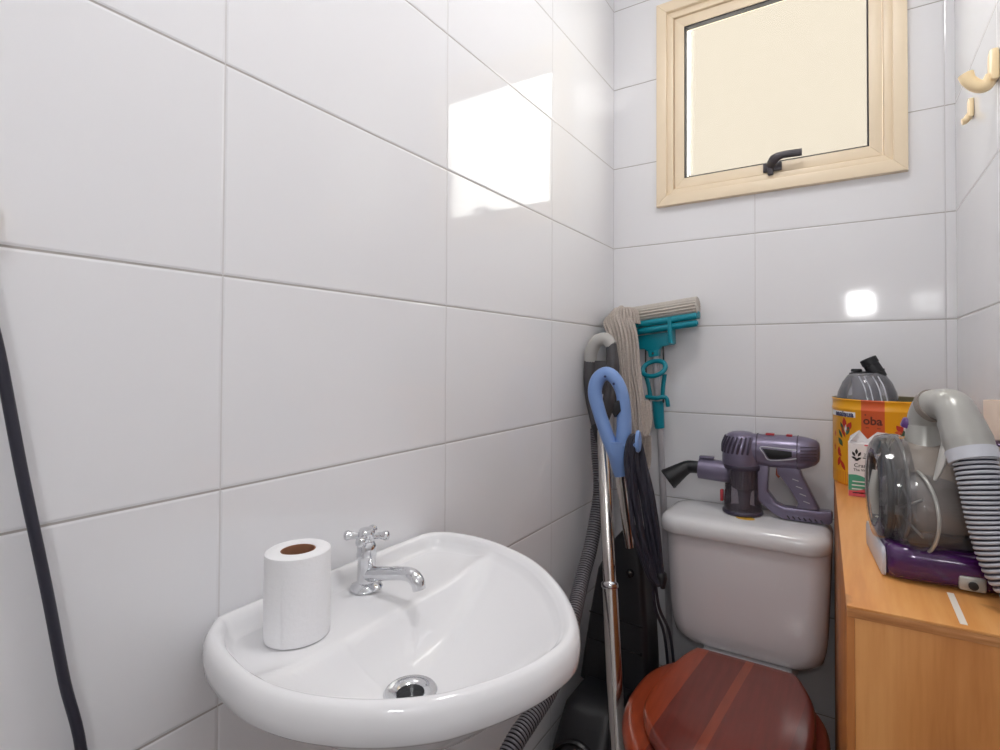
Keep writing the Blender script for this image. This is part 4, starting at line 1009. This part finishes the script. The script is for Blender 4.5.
b = MB(); b.tube([(-0.404, 1.240, 0.640), (-0.398, 1.245, 0.56), (-0.392, 1.300, 0.47), (-0.398, 1.360, 0.30), (-0.41, 1.400, 0.10), (-0.43, 1.42, 0.012), (-0.47, 1.40, 0.006)], 0.0038, 8, 6)
b.tube([(-0.398, 1.240, 0.640), (-0.390, 1.250, 0.56), (-0.381, 1.310, 0.47), (-0.385, 1.370, 0.30), (-0.395, 1.410, 0.10), (-0.41, 1.43, 0.012), (-0.45, 1.43, 0.006)], 0.0038, 8, 6)
b.build('cord_tail', MT['cord'], uv)

# ------------------------------------------------------------------ cable hanging on the left wall
hk = thing('wall_hook', (XL, 0.142, 1.262), 'small white hook on the left wall holding the black cable', 'hook')
MB().box((XL+0.004, 0.1425, 1.270), (0.007, 0.018, 0.026), 0.003).build('back_plate', MT['cream_pl'], hk)
MB().tube([(XL+0.006, 0.1400, 1.266), (XL+0.014, 0.136, 1.250), (XL+0.024, 0.135, 1.250), (XL+0.027, 0.136, 1.264)], 0.004, 10, 4).build('arm', MT['cream_pl'], hk)
cbx = XL+0.012
cab_ = MB().tube([(cbx+0.002, 0.115, 1.05), (cbx+0.003, 0.116, 1.20), (cbx+0.006, 0.122, 1.258), (cbx+0.007, 0.131, 1.2595), (cbx+0.004, 0.137, 1.22), (cbx, 0.1505, 1.159), (cbx, 0.1665, 1.055), (cbx, 0.185, 0.944), (cbx, 0.1985, 0.857), (cbx, 0.212, 0.785), (cbx, 0.222, 0.66), (cbx, 0.215, 0.585), (cbx+0.002, 0.198, 0.57), (cbx+0.003, 0.186, 0.62),
                        (cbx+0.010, 0.184, 0.755), (cbx+0.010, 0.180, 0.780), (cbx+0.010, 0.174, 0.772), (cbx+0.008, 0.168, 0.62), (cbx+0.004, 0.160, 0.35), (cbx+0.002, 0.17, 0.05), (cbx+0.02, 0.19, 0.008), (cbx+0.06, 0.22, 0.0055)], 0.0044, 10, 6).build('power_cable', MT['cord'])
tag(cab_, 'black cable hanging down the left tiled wall', 'cable')

# ------------------------------------------------------------------ world, camera
w = bpy.data.worlds.new('sky'); sc.world = w; w.use_nodes = True
bg = w.node_tree.nodes['Background']; bg.inputs[0].default_value = (0.93, 0.97, 1.0, 1); bg.inputs[1].default_value = 6.0

cd = bpy.data.cameras.new('camera'); cam = bpy.data.objects.new('camera', cd); col.objects.link(cam)
F_, PX, PY = 528.132, 529.895, 351.433
cd.sensor_width = 36.0; cd.lens = F_*36/1000; cd.shift_x = (500-PX)/1000; cd.shift_y = (PY-375)/1000; cd.clip_start = 0.02
r = Vector((0.8564635, 0.51619503, 0.00359914)); u = Vector((0.00466765, -0.01471611, 0.99988082)); f = Vector((-0.51618648, 0.85634463, 0.01501323))
cam.matrix_world = Matrix(((r.x, u.x, -f.x, 0.0), (r.y, u.y, -f.y, 0.0), (r.z, u.z, -f.z, 1.153), (0, 0, 0, 1)))
sc.camera = cam
sc.view_settings.view_transform = 'Standard'; sc.view_settings.look = 'None'; sc.view_settings.gamma = 1.0; sc.view_settings.use_curve_mapping = False
sc.view_settings.exposure = 0.16
sc.cycles.max_bounces = 14; sc.cycles.diffuse_bounces = 8; sc.cycles.glossy_bounces = 6; sc.cycles.transparent_max_bounces = 16; sc.cycles.transmission_bounces = 8
sc.cycles.use_denoising = True
sc.cycles.sample_clamp_indirect = 6.0
